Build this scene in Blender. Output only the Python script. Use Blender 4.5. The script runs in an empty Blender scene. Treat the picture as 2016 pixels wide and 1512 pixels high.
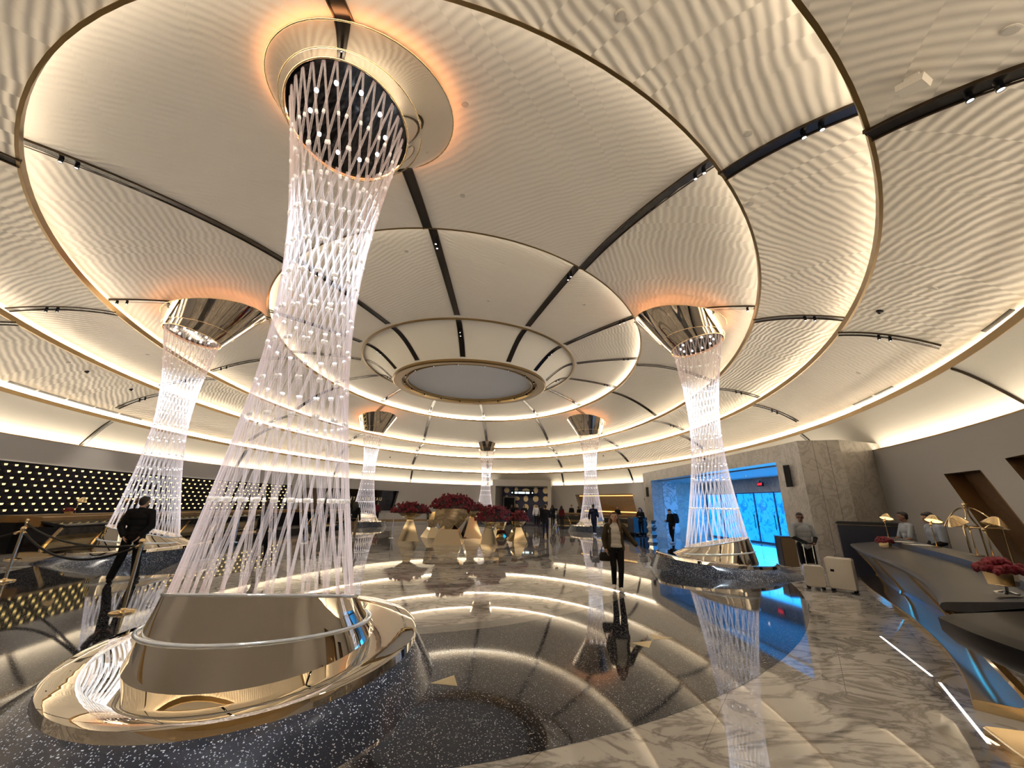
import bpy, bmesh, math, random
from mathutils import Vector, Matrix, Euler, Quaternion
random.seed(7)
SC = bpy.context.scene
COL = SC.collection
PI = math.pi

# ------------------------------------------------------------------ camera, world, exposure
def make_camera():
    cd = bpy.data.cameras.new('camera'); co = bpy.data.objects.new('camera', cd); COL.objects.link(co)
    cd.sensor_width = 36.0; cd.lens = 760.44 / 2016 * 36.0; cd.clip_start = 0.05; cd.clip_end = 200
    r = Vector((0.99290132, -0.11747054, 0.01864511)); u = Vector((-0.05268159, -0.29379659, 0.95441511)); f = Vector((0.10663779, 0.94862228, 0.29789956))
    co.matrix_world = Matrix(((r.x, u.x, -f.x, 0), (r.y, u.y, -f.y, 0), (r.z, u.z, -f.z, 1.75), (0, 0, 0, 1)))
    SC.camera = co
make_camera()
W = bpy.data.worlds.new('world'); SC.world = W; W.use_nodes = True
W.node_tree.nodes['Background'].inputs[0].default_value = (0.02, 0.022, 0.028, 1)
W.node_tree.nodes['Background'].inputs[1].default_value = 0.5
SC.view_settings.view_transform = 'Standard'; SC.view_settings.look = 'None'
SC.view_settings.gamma = 1.0; SC.view_settings.use_curve_mapping = False
SC.view_settings.exposure = -0.04
SC.cycles.max_bounces = 6; SC.cycles.diffuse_bounces = 3; SC.cycles.glossy_bounces = 5; SC.cycles.transmission_bounces = 3; SC.cycles.transparent_max_bounces = 12
COVE = 27.0      # strength of the LED strips in the ceiling coves
HALL = 310.0     # each of the strong downlights among the rib spotlights
UPLIGHT = 15.0   # warm ring on top of each column head
BLUE = 1.75       # blue daylight film on the entrance glass

# ------------------------------------------------------------------ materials
MATS = {}
def nodes_of(name):
    m = bpy.data.materials.new(name); m.use_nodes = True
    nt = m.node_tree; b = nt.nodes['Principled BSDF']
    MATS[name] = m
    return m, nt, b
def N(nt, t, **kw):
    n = nt.nodes.new(t)
    for k, v in kw.items(): setattr(n, k, v)
    return n
def plain(name, col, rough=0.5, metal=0.0, spec=0.5, emit=None, es=0.0, noise=0.0, nscale=20.0):
    if name in MATS: return MATS[name]
    m, nt, b = nodes_of(name)
    b.inputs['Base Color'].default_value = (*col, 1); b.inputs['Roughness'].default_value = rough
    b.inputs['Metallic'].default_value = metal; b.inputs['Specular IOR Level'].default_value = spec
    if emit:
        b.inputs['Emission Color'].default_value = (*emit, 1); b.inputs['Emission Strength'].default_value = es
    if noise:
        tc = N(nt, 'ShaderNodeTexCoord'); nz = N(nt, 'ShaderNodeTexNoise'); nz.inputs['Scale'].default_value = nscale; nz.inputs['Detail'].default_value = 4
        mx = N(nt, 'ShaderNodeMix', data_type='RGBA'); mx.inputs[6].default_value = (*[c * (1 - noise) for c in col], 1); mx.inputs[7].default_value = (*[min(1, c * (1 + noise)) for c in col], 1)
        nt.links.new(tc.outputs['Object'], nz.inputs['Vector']); nt.links.new(nz.outputs['Fac'], mx.inputs[0]); nt.links.new(mx.outputs[2], b.inputs['Base Color'])
    return m
def math_node(nt, op, a, b=None):
    n = N(nt, 'ShaderNodeMath', operation=op)
    for i, v in enumerate((a, b)):
        if v is None: continue
        if isinstance(v, (int, float)): n.inputs[i].default_value = v
        else: nt.links.new(v, n.inputs[i])
    return n.outputs[0]
def plaster_mat(name, col, strength):
    m, nt, b = nodes_of(name)
    b.inputs['Base Color'].default_value = (*col, 1); b.inputs['Roughness'].default_value = 0.62; b.inputs['Specular IOR Level'].default_value = 0.25
    uv = N(nt, 'ShaderNodeUVMap'); sp = N(nt, 'ShaderNodeSeparateXYZ'); nt.links.new(uv.outputs[0], sp.inputs[0])
    row = math_node(nt, 'FLOOR', math_node(nt, 'DIVIDE', sp.outputs[0], 0.34))
    wn = N(nt, 'ShaderNodeTexWhiteNoise', noise_dimensions='1D'); nt.links.new(row, wn.inputs['W'])
    nz = N(nt, 'ShaderNodeTexNoise'); nz.inputs['Scale'].default_value = 0.55; nz.inputs['Detail'].default_value = 2; nt.links.new(uv.outputs[0], nz.inputs['Vector'])
    ph = math_node(nt, 'ADD', math_node(nt, 'MULTIPLY', wn.outputs[0], 0.45), math_node(nt, 'MULTIPLY', nz.outputs['Fac'], 2.2))
    s = math_node(nt, 'SINE', math_node(nt, 'MULTIPLY', math_node(nt, 'ADD', math_node(nt, 'DIVIDE', sp.outputs[1], 0.15), ph), 2 * PI))
    nz2 = N(nt, 'ShaderNodeTexNoise'); nz2.inputs['Scale'].default_value = 0.3; nt.links.new(uv.outputs[0], nz2.inputs['Vector'])
    amp = math_node(nt, 'MULTIPLY', s, math_node(nt, 'ADD', math_node(nt, 'MULTIPLY', nz2.outputs['Fac'], 1.2), 0.1))
    bp = N(nt, 'ShaderNodeBump'); bp.inputs['Strength'].default_value = strength; bp.inputs['Distance'].default_value = 0.012
    nt.links.new(amp, bp.inputs['Height']); nt.links.new(bp.outputs[0], b.inputs['Normal'])
    return m
def marble_mat(name, base, vein, scale=0.5, rough=0.07, tile=None, dens=0.5, rot=0.6, ior=1.5):
    m, nt, b = nodes_of(name)
    b.inputs['Roughness'].default_value = rough; b.inputs['IOR'].default_value = ior
    tc = N(nt, 'ShaderNodeTexCoord'); mp = N(nt, 'ShaderNodeMapping'); mp.inputs['Rotation'].default_value = (0.3, 0.2, rot); mp.inputs['Scale'].default_value = (scale, scale * 2.2, scale)
    nt.links.new(tc.outputs['Object'], mp.inputs['Vector'])
    nz = N(nt, 'ShaderNodeTexNoise'); nz.inputs['Scale'].default_value = 1.6; nz.inputs['Detail'].default_value = 7; nz.inputs['Roughness'].default_value = 0.62; nz.inputs['Distortion'].default_value = 1.6
    nt.links.new(mp.outputs[0], nz.inputs['Vector'])
    d = math_node(nt, 'ABSOLUTE', math_node(nt, 'SUBTRACT', nz.outputs['Fac'], 0.5))
    rp = N(nt, 'ShaderNodeValToRGB'); rp.color_ramp.elements[0].position = 0.0; rp.color_ramp.elements[0].color = (dens, dens, dens, 1)
    rp.color_ramp.elements[1].position = 0.055; rp.color_ramp.elements[1].color = (0, 0, 0, 1); nt.links.new(d, rp.inputs[0])
    nz3 = N(nt, 'ShaderNodeTexNoise'); nz3.inputs['Scale'].default_value = 0.9; nz3.inputs['Detail'].default_value = 5; nt.links.new(mp.outputs[0], nz3.inputs['Vector'])
    cl = math_node(nt, 'MULTIPLY', math_node(nt, 'POWER', nz3.outputs['Fac'], 2.0), 0.55)
    fac = math_node(nt, 'ADD', rp.outputs[0], cl)
    mx = N(nt, 'ShaderNodeMix', data_type='RGBA'); mx.inputs[6].default_value = (*base, 1); mx.inputs[7].default_value = (*vein, 1)
    nt.links.new(fac, mx.inputs[0]); out = mx.outputs[2]
    if tile:
        br = N(nt, 'ShaderNodeTexBrick'); br.offset = 0.5
        br.inputs['Color1'].default_value = (1, 1, 1, 1); br.inputs['Color2'].default_value = (0.86, 0.86, 0.86, 1); br.inputs['Mortar'].default_value = (0.5, 0.47, 0.44, 1)
        br.inputs['Scale'].default_value = 1.0; br.inputs['Brick Width'].default_value = tile[0]; br.inputs['Row Height'].default_value = tile[1]; br.inputs['Mortar Size'].default_value = 0.004
        mp2 = N(nt, 'ShaderNodeMapping'); mp2.inputs['Rotation'].default_value = (0, 0, 0.75)
        nt.links.new(tc.outputs['Object'], mp2.inputs['Vector']); nt.links.new(mp2.outputs[0], br.inputs['Vector'])
        mm = N(nt, 'ShaderNodeMix', data_type='RGBA', blend_type='MULTIPLY'); mm.inputs[0].default_value = 1.0
        nt.links.new(out, mm.inputs[6]); nt.links.new(br.outputs[0], mm.inputs[7]); out = mm.outputs[2]
    nt.links.new(out, b.inputs['Base Color'])
    return m
def terrazzo_mat(name, base, speck, size=110.0, rough=0.08, thr=0.27, ior=1.5):
    m, nt, b = nodes_of(name)
    b.inputs['Roughness'].default_value = rough; b.inputs['IOR'].default_value = ior
    tc = N(nt, 'ShaderNodeTexCoord'); vo = N(nt, 'ShaderNodeTexVoronoi'); vo.inputs['Scale'].default_value = size
    nt.links.new(tc.outputs['Object'], vo.inputs['Vector'])
    sep = N(nt, 'ShaderNodeSeparateColor'); nt.links.new(vo.outputs['Color'], sep.inputs[0])
    near = math_node(nt, 'LESS_THAN', vo.outputs['Distance'], math_node(nt, 'MULTIPLY', sep.outputs[1], 0.6))
    pick = math_node(nt, 'MULTIPLY', math_node(nt, 'LESS_THAN', sep.outputs[0], thr), near)
    mx = N(nt, 'ShaderNodeMix', data_type='RGBA'); mx.inputs[6].default_value = (*base, 1); mx.inputs[7].default_value = (*speck, 1)
    nt.links.new(pick, mx.inputs[0]); nt.links.new(mx.outputs[2], b.inputs['Base Color'])
    return m
def rod_mat(name):
    m, nt, b = nodes_of(name)
    b.inputs['Base Color'].default_value = (0.58, 0.56, 0.57, 1); b.inputs['Roughness'].default_value = 0.12
    b.inputs['Emission Color'].default_value = (1.0, 0.63, 0.50, 1); b.inputs['Emission Strength'].default_value = 0.42   # glow put in for the pink light on the clear rods
    tr = N(nt, 'ShaderNodeBsdfTransparent'); tr.inputs[0].default_value = (0.98, 0.97, 0.97, 1)
    tl = N(nt, 'ShaderNodeBsdfTranslucent'); tl.inputs[0].default_value = (0.62, 0.61, 0.63, 1)
    m1 = N(nt, 'ShaderNodeMixShader'); m1.inputs[0].default_value = 0.3
    m2 = N(nt, 'ShaderNodeMixShader')
    fr = N(nt, 'ShaderNodeLayerWeight'); fr.inputs[0].default_value = 0.35
    nt.links.new(b.outputs[0], m1.inputs[1]); nt.links.new(tl.outputs[0], m1.inputs[2])
    nt.links.new(tr.outputs[0], m2.inputs[1]); nt.links.new(m1.outputs[0], m2.inputs[2])
    f = math_node(nt, 'ADD', math_node(nt, 'MULTIPLY', fr.outputs['Facing'], 0.45), 0.09); nt.links.new(f, m2.inputs[0])
    nt.links.new(m2.outputs[0], nt.nodes['Material Output'].inputs['Surface'])
    return m
def quilt_mat(name):
    m, nt, b = nodes_of(name)
    b.inputs['Base Color'].default_value = (0.006, 0.006, 0.012, 1); b.inputs['Roughness'].default_value = 0.5; b.inputs['Specular IOR Level'].default_value = 0.08
    uv = N(nt, 'ShaderNodeTexCoord'); br = N(nt, 'ShaderNodeTexChecker'); br.inputs['Scale'].default_value = 4.0
    br.inputs['Color1'].default_value = (0.006, 0.006, 0.012, 1); br.inputs['Color2'].default_value = (0.012, 0.011, 0.022, 1)
    nt.links.new(uv.outputs['Object'], br.inputs['Vector']); nt.links.new(br.outputs[0], b.inputs['Base Color'])
    return m
M = {}
M['ceil_in'] = plaster_mat('ceiling_plaster_fine', (0.64, 0.585, 0.51), 0.22)
M['ceil_out'] = plaster_mat('ceiling_plaster_wavy', (0.64, 0.585, 0.51), 0.75)
M['ceil_mid'] = plaster_mat('ceiling_plaster_mid', (0.63, 0.58, 0.515), 0.42)
M['cove_plain'] = plain('cove_paint', (0.62, 0.575, 0.5), 0.7, noise=0.03)
M['wall'] = plain('wall_paint', (0.40, 0.38, 0.36), 0.75, noise=0.03, nscale=40)
M['rib'] = plain('rib_black', (0.008, 0.006, 0.005), 0.25)
M['bronze'] = plain('bronze_trim', (0.30, 0.20, 0.09), 0.32, 1.0)
M['gold'] = plain('polished_brass', (0.86, 0.66, 0.38), 0.1, 1.0)
M['mirror'] = plain('champagne_mirror', (0.87, 0.80, 0.69), 0.012, 1.0)
M['darkmirror'] = plain('bronze_mirror', (0.80, 0.72, 0.62), 0.02, 1.0)
M['black_gloss'] = plain('black_gloss', (0.004, 0.004, 0.005), 0.08)
M['black'] = plain('black_matte', (0.006, 0.006, 0.007), 0.6, spec=0.2)
M['led'] = plain('led_strip', (1, 0.85, 0.6), 0.5, emit=(1.0, 0.89, 0.71), es=COVE)
M['uplight'] = plain('warm_uplight', (1, 0.5, 0.25), 0.5, emit=(1.0, 0.42, 0.16), es=UPLIGHT)
M['lens'] = plain('spot_lens', (1, 1, 1), 0.3, emit=(1.0, 0.95, 0.88), es=9.0)
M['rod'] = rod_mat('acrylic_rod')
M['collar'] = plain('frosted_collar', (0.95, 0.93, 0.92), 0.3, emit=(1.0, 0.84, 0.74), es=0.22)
M['tube'] = plain('clear_tube', (0.55, 0.55, 0.56), 0.08, 0.6)
M['marble'] = marble_mat('floor_marble', (0.58, 0.55, 0.505), (0.17, 0.15, 0.13), 0.55, 0.025, (1.9, 1.9), 0.75, ior=1.7)
M['greyband'] = marble_mat('grey_marble', (0.27, 0.255, 0.235), (0.16, 0.15, 0.14), 0.9, 0.025, None, 0.3, ior=1.7)
M['ringdark'] = marble_mat('dark_ring_marble', (0.20, 0.185, 0.17), (0.12, 0.11, 0.10), 0.9, 0.025, None, 0.3, ior=1.7)
M['terrazzo'] = terrazzo_mat('navy_terrazzo', (0.018, 0.020, 0.028), (0.42, 0.41, 0.40), 100.0, 0.045, 0.30, 1.65)
M['granite'] = terrazzo_mat('granite', (0.013, 0.016, 0.026), (0.42, 0.43, 0.45), 100.0, 0.16, 0.30)
M['wallmarble'] = marble_mat('wall_marble', (0.50, 0.46, 0.41), (0.15, 0.125, 0.10), 0.8, 0.3, None, 0.34, rot=0.1)
M['quilt'] = quilt_mat('quilted_panel')
M['dot'] = plain('lit_dot', (1, 0.8, 0.4), 0.5, emit=(1.0, 0.70, 0.22), es=3.0)
M['wood'] = plain('walnut', (0.10, 0.055, 0.025), 0.4, noise=0.35, nscale=9)
M['oak'] = plain('amber_wood', (0.20, 0.105, 0.032), 0.35, noise=0.3, nscale=6)
M['navy'] = plain('navy_leather', (0.008, 0.011, 0.026), 0.4)
M['steelblue'] = plain('brushed_pewter', (0.24, 0.24, 0.255), 0.3, 1.0)
M['topstone'] = plain('grey_counter_top', (0.05, 0.05, 0.056), 0.4, noise=0.2, nscale=30)
M['rose'] = plain('rose_petal', (0.15, 0.003, 0.012), 0.6, noise=0.5, nscale=14)
M['leaf'] = plain('leaf_dark', (0.03, 0.006, 0.008), 0.6)
M['skin'] = plain('skin_light', (0.44, 0.25, 0.17), 0.5)
M['skin_d'] = plain('skin_brown', (0.20, 0.10, 0.065), 0.5)
M['paper'] = plain('paper', (0.7, 0.69, 0.66), 0.7)
M['case'] = plain('cream_shell', (0.55, 0.51, 0.45), 0.35, noise=0.03)
M['caseside'] = plain('grey_shell', (0.12, 0.11, 0.10), 0.4)
M['chrome'] = plain('chrome', (0.75, 0.75, 0.75), 0.12, 1.0)
def cloth(name, col, r=0.85): return plain('cloth_' + name, col, r, spec=0.2, noise=0.12, nscale=35)

# ------------------------------------------------------------------ helpers
def link(name, me, mats, parent=None, smooth=False, loc=None, rot=None):
    o = bpy.data.objects.new(name, me); COL.objects.link(o)
    for m in (mats if isinstance(mats, (list, tuple)) else [mats]): me.materials.append(m)
    if smooth:
        me.polygons.foreach_set('use_smooth', [True] * len(me.polygons))
    if parent: o.parent = parent
    if loc is not None: o.location = loc
    if rot is not None: o.rotation_euler = rot
    return o
def obj(name, bm, mats, parent=None, smooth=False, loc=None, rot=None, weld=False, auto=None):
    if weld: bmesh.ops.remove_doubles(bm, verts=bm.verts, dist=1e-5)
    me = bpy.data.meshes.new(name); bm.normal_update(); bm.to_mesh(me); bm.free()
    o = link(name, me, mats, parent, smooth, loc, rot)
    if auto is not None:
        me.polygons.foreach_set('use_smooth', [True] * len(me.polygons)); me.set_sharp_from_angle(angle=math.radians(auto))
    return o
def tag(o, label, cat, group=None, kind=None):
    o['label'] = label; o['category'] = cat
    if group: o['group'] = group
    if kind: o['kind'] = kind
    return o
def struct(o): o['kind'] = 'structure'; return o
def thing(name, label, cat, loc=(0, 0, 0), rz=0.0, group=None, parent=None):
    o = bpy.data.objects.new(name, None); COL.objects.link(o); o.location = loc; o.rotation_euler = (0, 0, rz); o.empty_display_size = 0.2
    return tag(o, label, cat, group)
def copy_tree(o, parent=None):
    c = o.copy(); COL.objects.link(c)
    if parent: c.parent = parent
    for ch in [x for x in bpy.data.objects if x.parent == o]: copy_tree(ch, c)
    return c
def box(bm, c, s, rz=0.0, mat=0, taper=None):
    x, y, z = (v / 2 for v in s); t = taper or 1.0
    co = [(-x, -y, -z), (x, -y, -z), (x, y, -z), (-x, y, -z), (-x * t, -y * t, z), (x * t, -y * t, z), (x * t, y * t, z), (-x * t, y * t, z)]
    R = Matrix.Rotation(rz, 3, 'Z'); vs = [bm.verts.new(R @ Vector(p) + Vector(c)) for p in co]
    for f in ((0, 3, 2, 1), (4, 5, 6, 7), (0, 1, 5, 4), (1, 2, 6, 5), (2, 3, 7, 6), (3, 0, 4, 7)):
        bm.faces.new([vs[i] for i in f]).material_index = mat
    return vs
def prism(bm, pts, z0, z1, mat=0):
    lo = [bm.verts.new((*p[:2], z0)) for p in pts]; hi = [bm.verts.new((*p[:2], z1)) for p in pts]
    n = len(pts); bm.faces.new(lo[::-1]).material_index = mat; bm.faces.new(hi).material_index = mat
    for i in range(n): bm.faces.new((lo[i], lo[(i + 1) % n], hi[(i + 1) % n], hi[i])).material_index = mat
def rings(bm, lst, closed=True, cap0=False, cap1=False, mat=0):
    """loft through a list of rings of points"""
    vv = [[bm.verts.new(p) for p in r] for r in lst]
    for a, b in zip(vv[:-1], vv[1:]):
        n = len(a)
        for i in range(n if closed else n - 1):
            j = (i + 1) % n
            try: bm.faces.new((a[i], a[j], b[j], b[i])).material_index = mat
            except ValueError: pass
    if cap0: bm.faces.new(vv[0][::-1]).material_index = mat
    if cap1: bm.faces.new(vv[-1]).material_index = mat
    return vv
def frame(d):
    d = Vector(d).normalized(); a = Vector((0, 0, 1)) if abs(d.z) < 0.95 else Vector((1, 0, 0))
    s = d.cross(a).normalized(); return s, s.cross(d).normalized()
def circ(c, d, r, n, r2=None):
    s, t = frame(d); r2 = r if r2 is None else r2
    return [Vector(c) + s * (r * math.cos(2 * PI * i / n)) + t * (r2 * math.sin(2 * PI * i / n)) for i in range(n)]
def tube(bm, pts, r, n=8, mat=0, cap=True):
    pts = [Vector(p) for p in pts]; lst = []
    rr = r if isinstance(r, (list, tuple)) else [r] * len(pts)
    s = None
    for i, p in enumerate(pts):
        d = (pts[min(i + 1, len(pts) - 1)] - pts[max(i - 1, 0)]).normalized()
        if s is None: s, t = frame(d)
        else:
            s = (s - d * s.dot(d)).normalized(); t = s.cross(d)
        lst.append([p + s * (rr[i] * math.cos(2 * PI * k / n)) + t * (rr[i] * math.sin(2 * PI * k / n)) for k in range(n)])
    rings(bm, lst, True, cap, cap, mat)
def lathe(bm, prof, n=24, c=(0, 0, 0), mat=0, cap0=True, cap1=True):
    c = Vector(c)
    rings(bm, [[c + Vector((r * math.cos(2 * PI * i / n), r * math.sin(2 * PI * i / n), z)) for i in range(n)] for r, z in prof], True, cap0, cap1, mat)
def ball(bm, c, r, n=12, mat=0, rot=None):
    r = (r, r, r) if isinstance(r, (int, float)) else r
    mtx = Matrix.Translation(Vector(c)) @ (rot.to_4x4() if rot else Matrix.Identity(4)) @ Matrix.Diagonal((*r, 1))
    g = bmesh.ops.create_uvsphere(bm, u_segments=n, v_segments=max(6, n * 2 // 3), radius=1.0, matrix=mtx)
    for v in g['verts']:
        for f in v.link_faces: f.material_index = mat
def capsule(bm, p0, r0, p1, r1, n=10):
    p0 = Vector(p0); p1 = Vector(p1); ball(bm, p0, r0, n); ball(bm, p1, r1, n)
    d = p1 - p0
    if d.length > 1e-4: rings(bm, [circ(p0, d, r0 * 0.99, n), circ(p1, d, r1 * 0.99, n)], True, True, True)
def bake(o):
    dg = bpy.context.evaluated_depsgraph_get(); dg.update()
    me = bpy.data.meshes.new_from_object(o.evaluated_get(dg)); old = o.data
    o.modifiers.clear(); o.data = me; bpy.data.meshes.remove(old); return o
def cut(o, boxes):
    """boolean the given closed meshes out of o, then drop them"""
    for bm in boxes:
        bmesh.ops.recalc_face_normals(bm, faces=bm.faces)
        c = obj('cutter', bm, []); md = o.modifiers.new('b', 'BOOLEAN'); md.operation = 'DIFFERENCE'; md.solver = 'EXACT'; md.object = c
        bake(o); me = c.data; bpy.data.objects.remove(c); bpy.data.meshes.remove(me)

# ------------------------------------------------------------------ the elliptical room
K = 1.08
CY = 20.2856 * K
PHI = math.radians(-6.9834)
CP, SP = math.cos(PHI), math.sin(PHI)
RING = {'oc': (3.887, 7.81, 1.041), 'od': (3.283, 7.821, 1.011), '0b': (6.159, 8.707, 0.908), '1': (11.957, 8.269, 0.712), '2': (17.602, 6.769, 0.641),
        '3': (19.24, 5.963, 0.68), '4': (21.113, 4.651, 0.691), 'w': (21.973, 3.511, 0.68)}
RING = {k: (B * s * K, B * K, z * K) for k, (B, z, s) in RING.items()}
def el(A, B, t, z=0.0):
    """point of an ellipse of semi-axes A (across), B (along) about the room's axis, t in degrees"""
    t = math.radians(t) - PHI
    a, b = A * math.cos(t), B * math.sin(t)
    return Vector((a * CP - b * SP, CY + a * SP + b * CP, z))
RIBS = [-95.8, -66.3, -41.9, -18.3, 4.7, 28.6, 53.8, 84.2, 113.8, 138.3, 161.5, 185.0, 207.4, 232.9]
def span(i): a = RIBS[i]; b = RIBS[(i + 1) % 14]; return a, b if b > a else b + 360
# panels: name, inner ring, inner z offset, outer ring, outer grow, outer dz, bulge, material
def panel_pt(p, t, f):
    i, o, grow, dz, bulge = PAN[p]
    Ai, Bi, zi = RING[i]; Ao, Bo, zo = RING[o]; Ao += grow; Bo += grow; zo += dz
    if p == 'funnel':
        z = zi + (zo - zi) * math.sin(f * PI / 2)
    elif p == 'cove':
        z = zi + (zo - zi) * (1 - math.cos(f * PI / 2) if False else f ** 1.25)
    else:
        z = zi + (zo - zi) * f + bulge * 4 * f * (1 - f)
    return el(Ai + (Ao - Ai) * f, Bi + (Bo - Bi) * f, t, z)
PAN = {'funnel': ('oc', '0b', 0.0, 0.0, 0.0), 'p0': ('0b', '1', 0.30, 0.36, 0.05), 'p1': ('1', '2', 0.30, 0.38, 0.22),
       'p2': ('2', '3', 0.30, 0.36, 0.12), 'p3': ('3', '4', 0.30, 0.34, 0.16), 'cove': ('4', 'w', 0.42, 0.02, 0.0)}
def build_ceiling():
    for pi, p in enumerate(('funnel', 'p0', 'p1', 'p2', 'p3', 'cove')):
        bm = bmesh.new(); uvl = bm.loops.layers.uv.new('UVMap'); nr = {'funnel': 12, 'cove': 8}.get(p, 10)
        cache = {}
        for w in range(14):
            a, b = span(w); nt = 18
            mid = panel_pt(p, (a + b) / 2, 0.5); rad = (panel_pt(p, (a + b) / 2, 1) - panel_pt(p, (a + b) / 2, 0)); rad.z = 0; rad.normalize()
            rad = Matrix.Rotation((0.5 if (w + pi) % 2 else -0.7) + 0.3 * math.sin(w * 2.1), 3, 'Z') @ rad; tan = Vector((-rad.y, rad.x, 0))
            def v(i, j):
                k = (round((a + (b - a) * i / nt) % 360, 3), j)
                if k not in cache: cache[k] = bm.verts.new(panel_pt(p, a + (b - a) * i / nt, j / nr))
                return cache[k]
            for i in range(nt):
                for j in range(nr):
                    f = bm.faces.new((v(i, j), v(i, j + 1), v(i + 1, j + 1), v(i + 1, j)))
                    for l in f.loops:
                        d = l.vert.co - mid; l[uvl].uv = (d.dot(tan) + w * 3.7, d.dot(rad))
        mt = M['cove_plain'] if p in ('cove', 'funnel') else {'p0': M['ceil_in'], 'p1': M['ceil_mid']}.get(p, M['ceil_out'])
        struct(obj('ceiling', bm, mt, smooth=True))
    # back walls of the coves and the lips that carry the LED strips
    n = 196
    for k, (pn, dz, grow) in {'1': ('p0', 0.36, 0.30), '2': ('p1', 0.38, 0.30), '3': ('p2', 0.36, 0.30), '4': ('p3', 0.34, 0.30)}.items():
        A, B, z = RING[k]
        def R(d, zz): return [el(A + d, B + d, 360 * i / n, zz) for i in range(n)]
        bm = bmesh.new(); rings(bm, [R(grow, z + dz + 0.01), R(grow + 0.02, z + 0.0), R(0.0, z + 0.01)]); struct(obj('ceiling', bm, M['cove_plain'], smooth=False))
        bm = bmesh.new(); rings(bm, [R(0.0, z - 0.015), R(-0.015, z + 0.13), R(0.035, z + 0.13), R(0.05, z - 0.015), R(0.0, z - 0.015)]); struct(obj(trim(), bm, M['bronze'], smooth=False))
        bm = bmesh.new(); rings(bm, [R(0.17, z + 0.13), R(0.17, z + 0.21)]); struct(obj(trim(), bm, M['led']))
    A, B, z = RING['w']
    def R(d, zz): return [el(A + d, B + d, 360 * i / n, zz) for i in range(n)]
    bm = bmesh.new(); rings(bm, [R(0.0, z - 0.14), R(0.45, z - 0.14), R(0.45, z + 0.05)]); struct(obj('ceiling', bm, M['cove_plain']))
    bm = bmesh.new(); rings(bm, [R(0.10, z - 0.10), R(0.20, z - 0.10)]); struct(obj(trim(), bm, M['led']))
    bm = bmesh.new(); rings(bm, [R(-0.012, z - 0.02), R(-0.012, z + 0.012), R(0.03, z + 0.012), R(0.03, z - 0.02)]); struct(obj(trim(), bm, M['bronze']))
    bm = bmesh.new(); rings(bm, [R(0.0, z - 0.17), R(0.0, z - 0.015), R(0.03, z - 0.015), R(0.03, z - 0.17)]); struct(obj('wall_round', bm, M['wall']))
    # oculus: thin bronze ring, stepped bronze frame, grey disc
    A, B, z = RING['0b']
    bm = bmesh.new(); rings(bm, [R2(A, B, d, z + dz) for d, dz in ((-0.05, 0.01), (-0.05, -0.05), (0.05, -0.05), (0.05, 0.02))]); struct(obj(trim(), bm, M['bronze']))
    A, B, z = RING['oc']; A2, B2, _ = RING['od']
    bm = bmesh.new(); rings(bm, [R2(A, B, 0.03, z + 0.08), R2(A, B, 0.05, z - 0.10), R2(A, B, -0.02, z - 0.14), R2(A2, B2, 0.34, z - 0.13), R2(A2, B2, 0.30, z + 0.02), R2(A2, B2, 0.08, z + 0.02), R2(A2, B2, 0.06, z - 0.05), R2(A2, B2, 0.0, z - 0.05), R2(A2, B2, 0.0, z + 0.30)])
    struct(obj(trim(), bm, M['bronze']))
    bm = bmesh.new(); rings(bm, [R2(A2, B2, 0.01, z + 0.10), R2(A2 * 0.5, B2 * 0.5, 0, z + 0.16), R2(0.05, 0.05, 0, z + 0.18)], True, False, True); struct(obj('ceiling', bm, plain('oculus_grey', (0.62, 0.62, 0.62), 0.6), smooth=True))
    # black ribs with bronze edges
    for w, t in enumerate(RIBS):
        for p, f0, f1 in (('funnel', 0.06, 0.95), ('p0', 0.045, 1.0), ('p1', 0.0, 1.0), ('p2', 0.0, 1.0), ('p3', 0.0, 0.86), ('cove', 0.05, 0.97)):
            bm = bmesh.new(); m = 12; prev = []
            for j in range(m + 1):
                f = f0 + (f1 - f0) * j / m
                c = panel_pt(p, t, f); q = panel_pt(p, t, min(1, f + 0.02)); q0 = panel_pt(p, t, max(0, f - 0.02)); d = (q - q0).normalized()
                s = Vector((-d.y, d.x, 0)).normalized(); up = s.cross(d); up = up if up.z > 0 else -up; h = 0.105
                prev.append([c - s * (h + 0.02) + up * 0.02, c - s * (h + 0.02) - up * 0.03, c - s * h - up * 0.03, c - s * h - up * 0.012, c + s * h - up * 0.012, c + s * h - up * 0.03, c + s * (h + 0.02) - up * 0.03, c + s * (h + 0.02) + up * 0.02])
            vv = rings(bm, prev, False)
            for f in bm.faces:
                cs = [0]
            bm.faces.ensure_lookup_table()
            for fi, f in enumerate(bm.faces): f.material_index = 0 if fi % 7 == 3 else 1
            struct(obj(trim(), bm, [M['rib'], plain('rib_edge', (0.045, 0.028, 0.014), 0.3, 0.6)]))
_tn = [0]
def trim(): _tn[0] += 1; return 'trim_%d' % _tn[0]
def R2(A, B, d, zz, n=160): return [el(A + d, B + d, 360 * i / n, zz) for i in range(n)]

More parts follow.
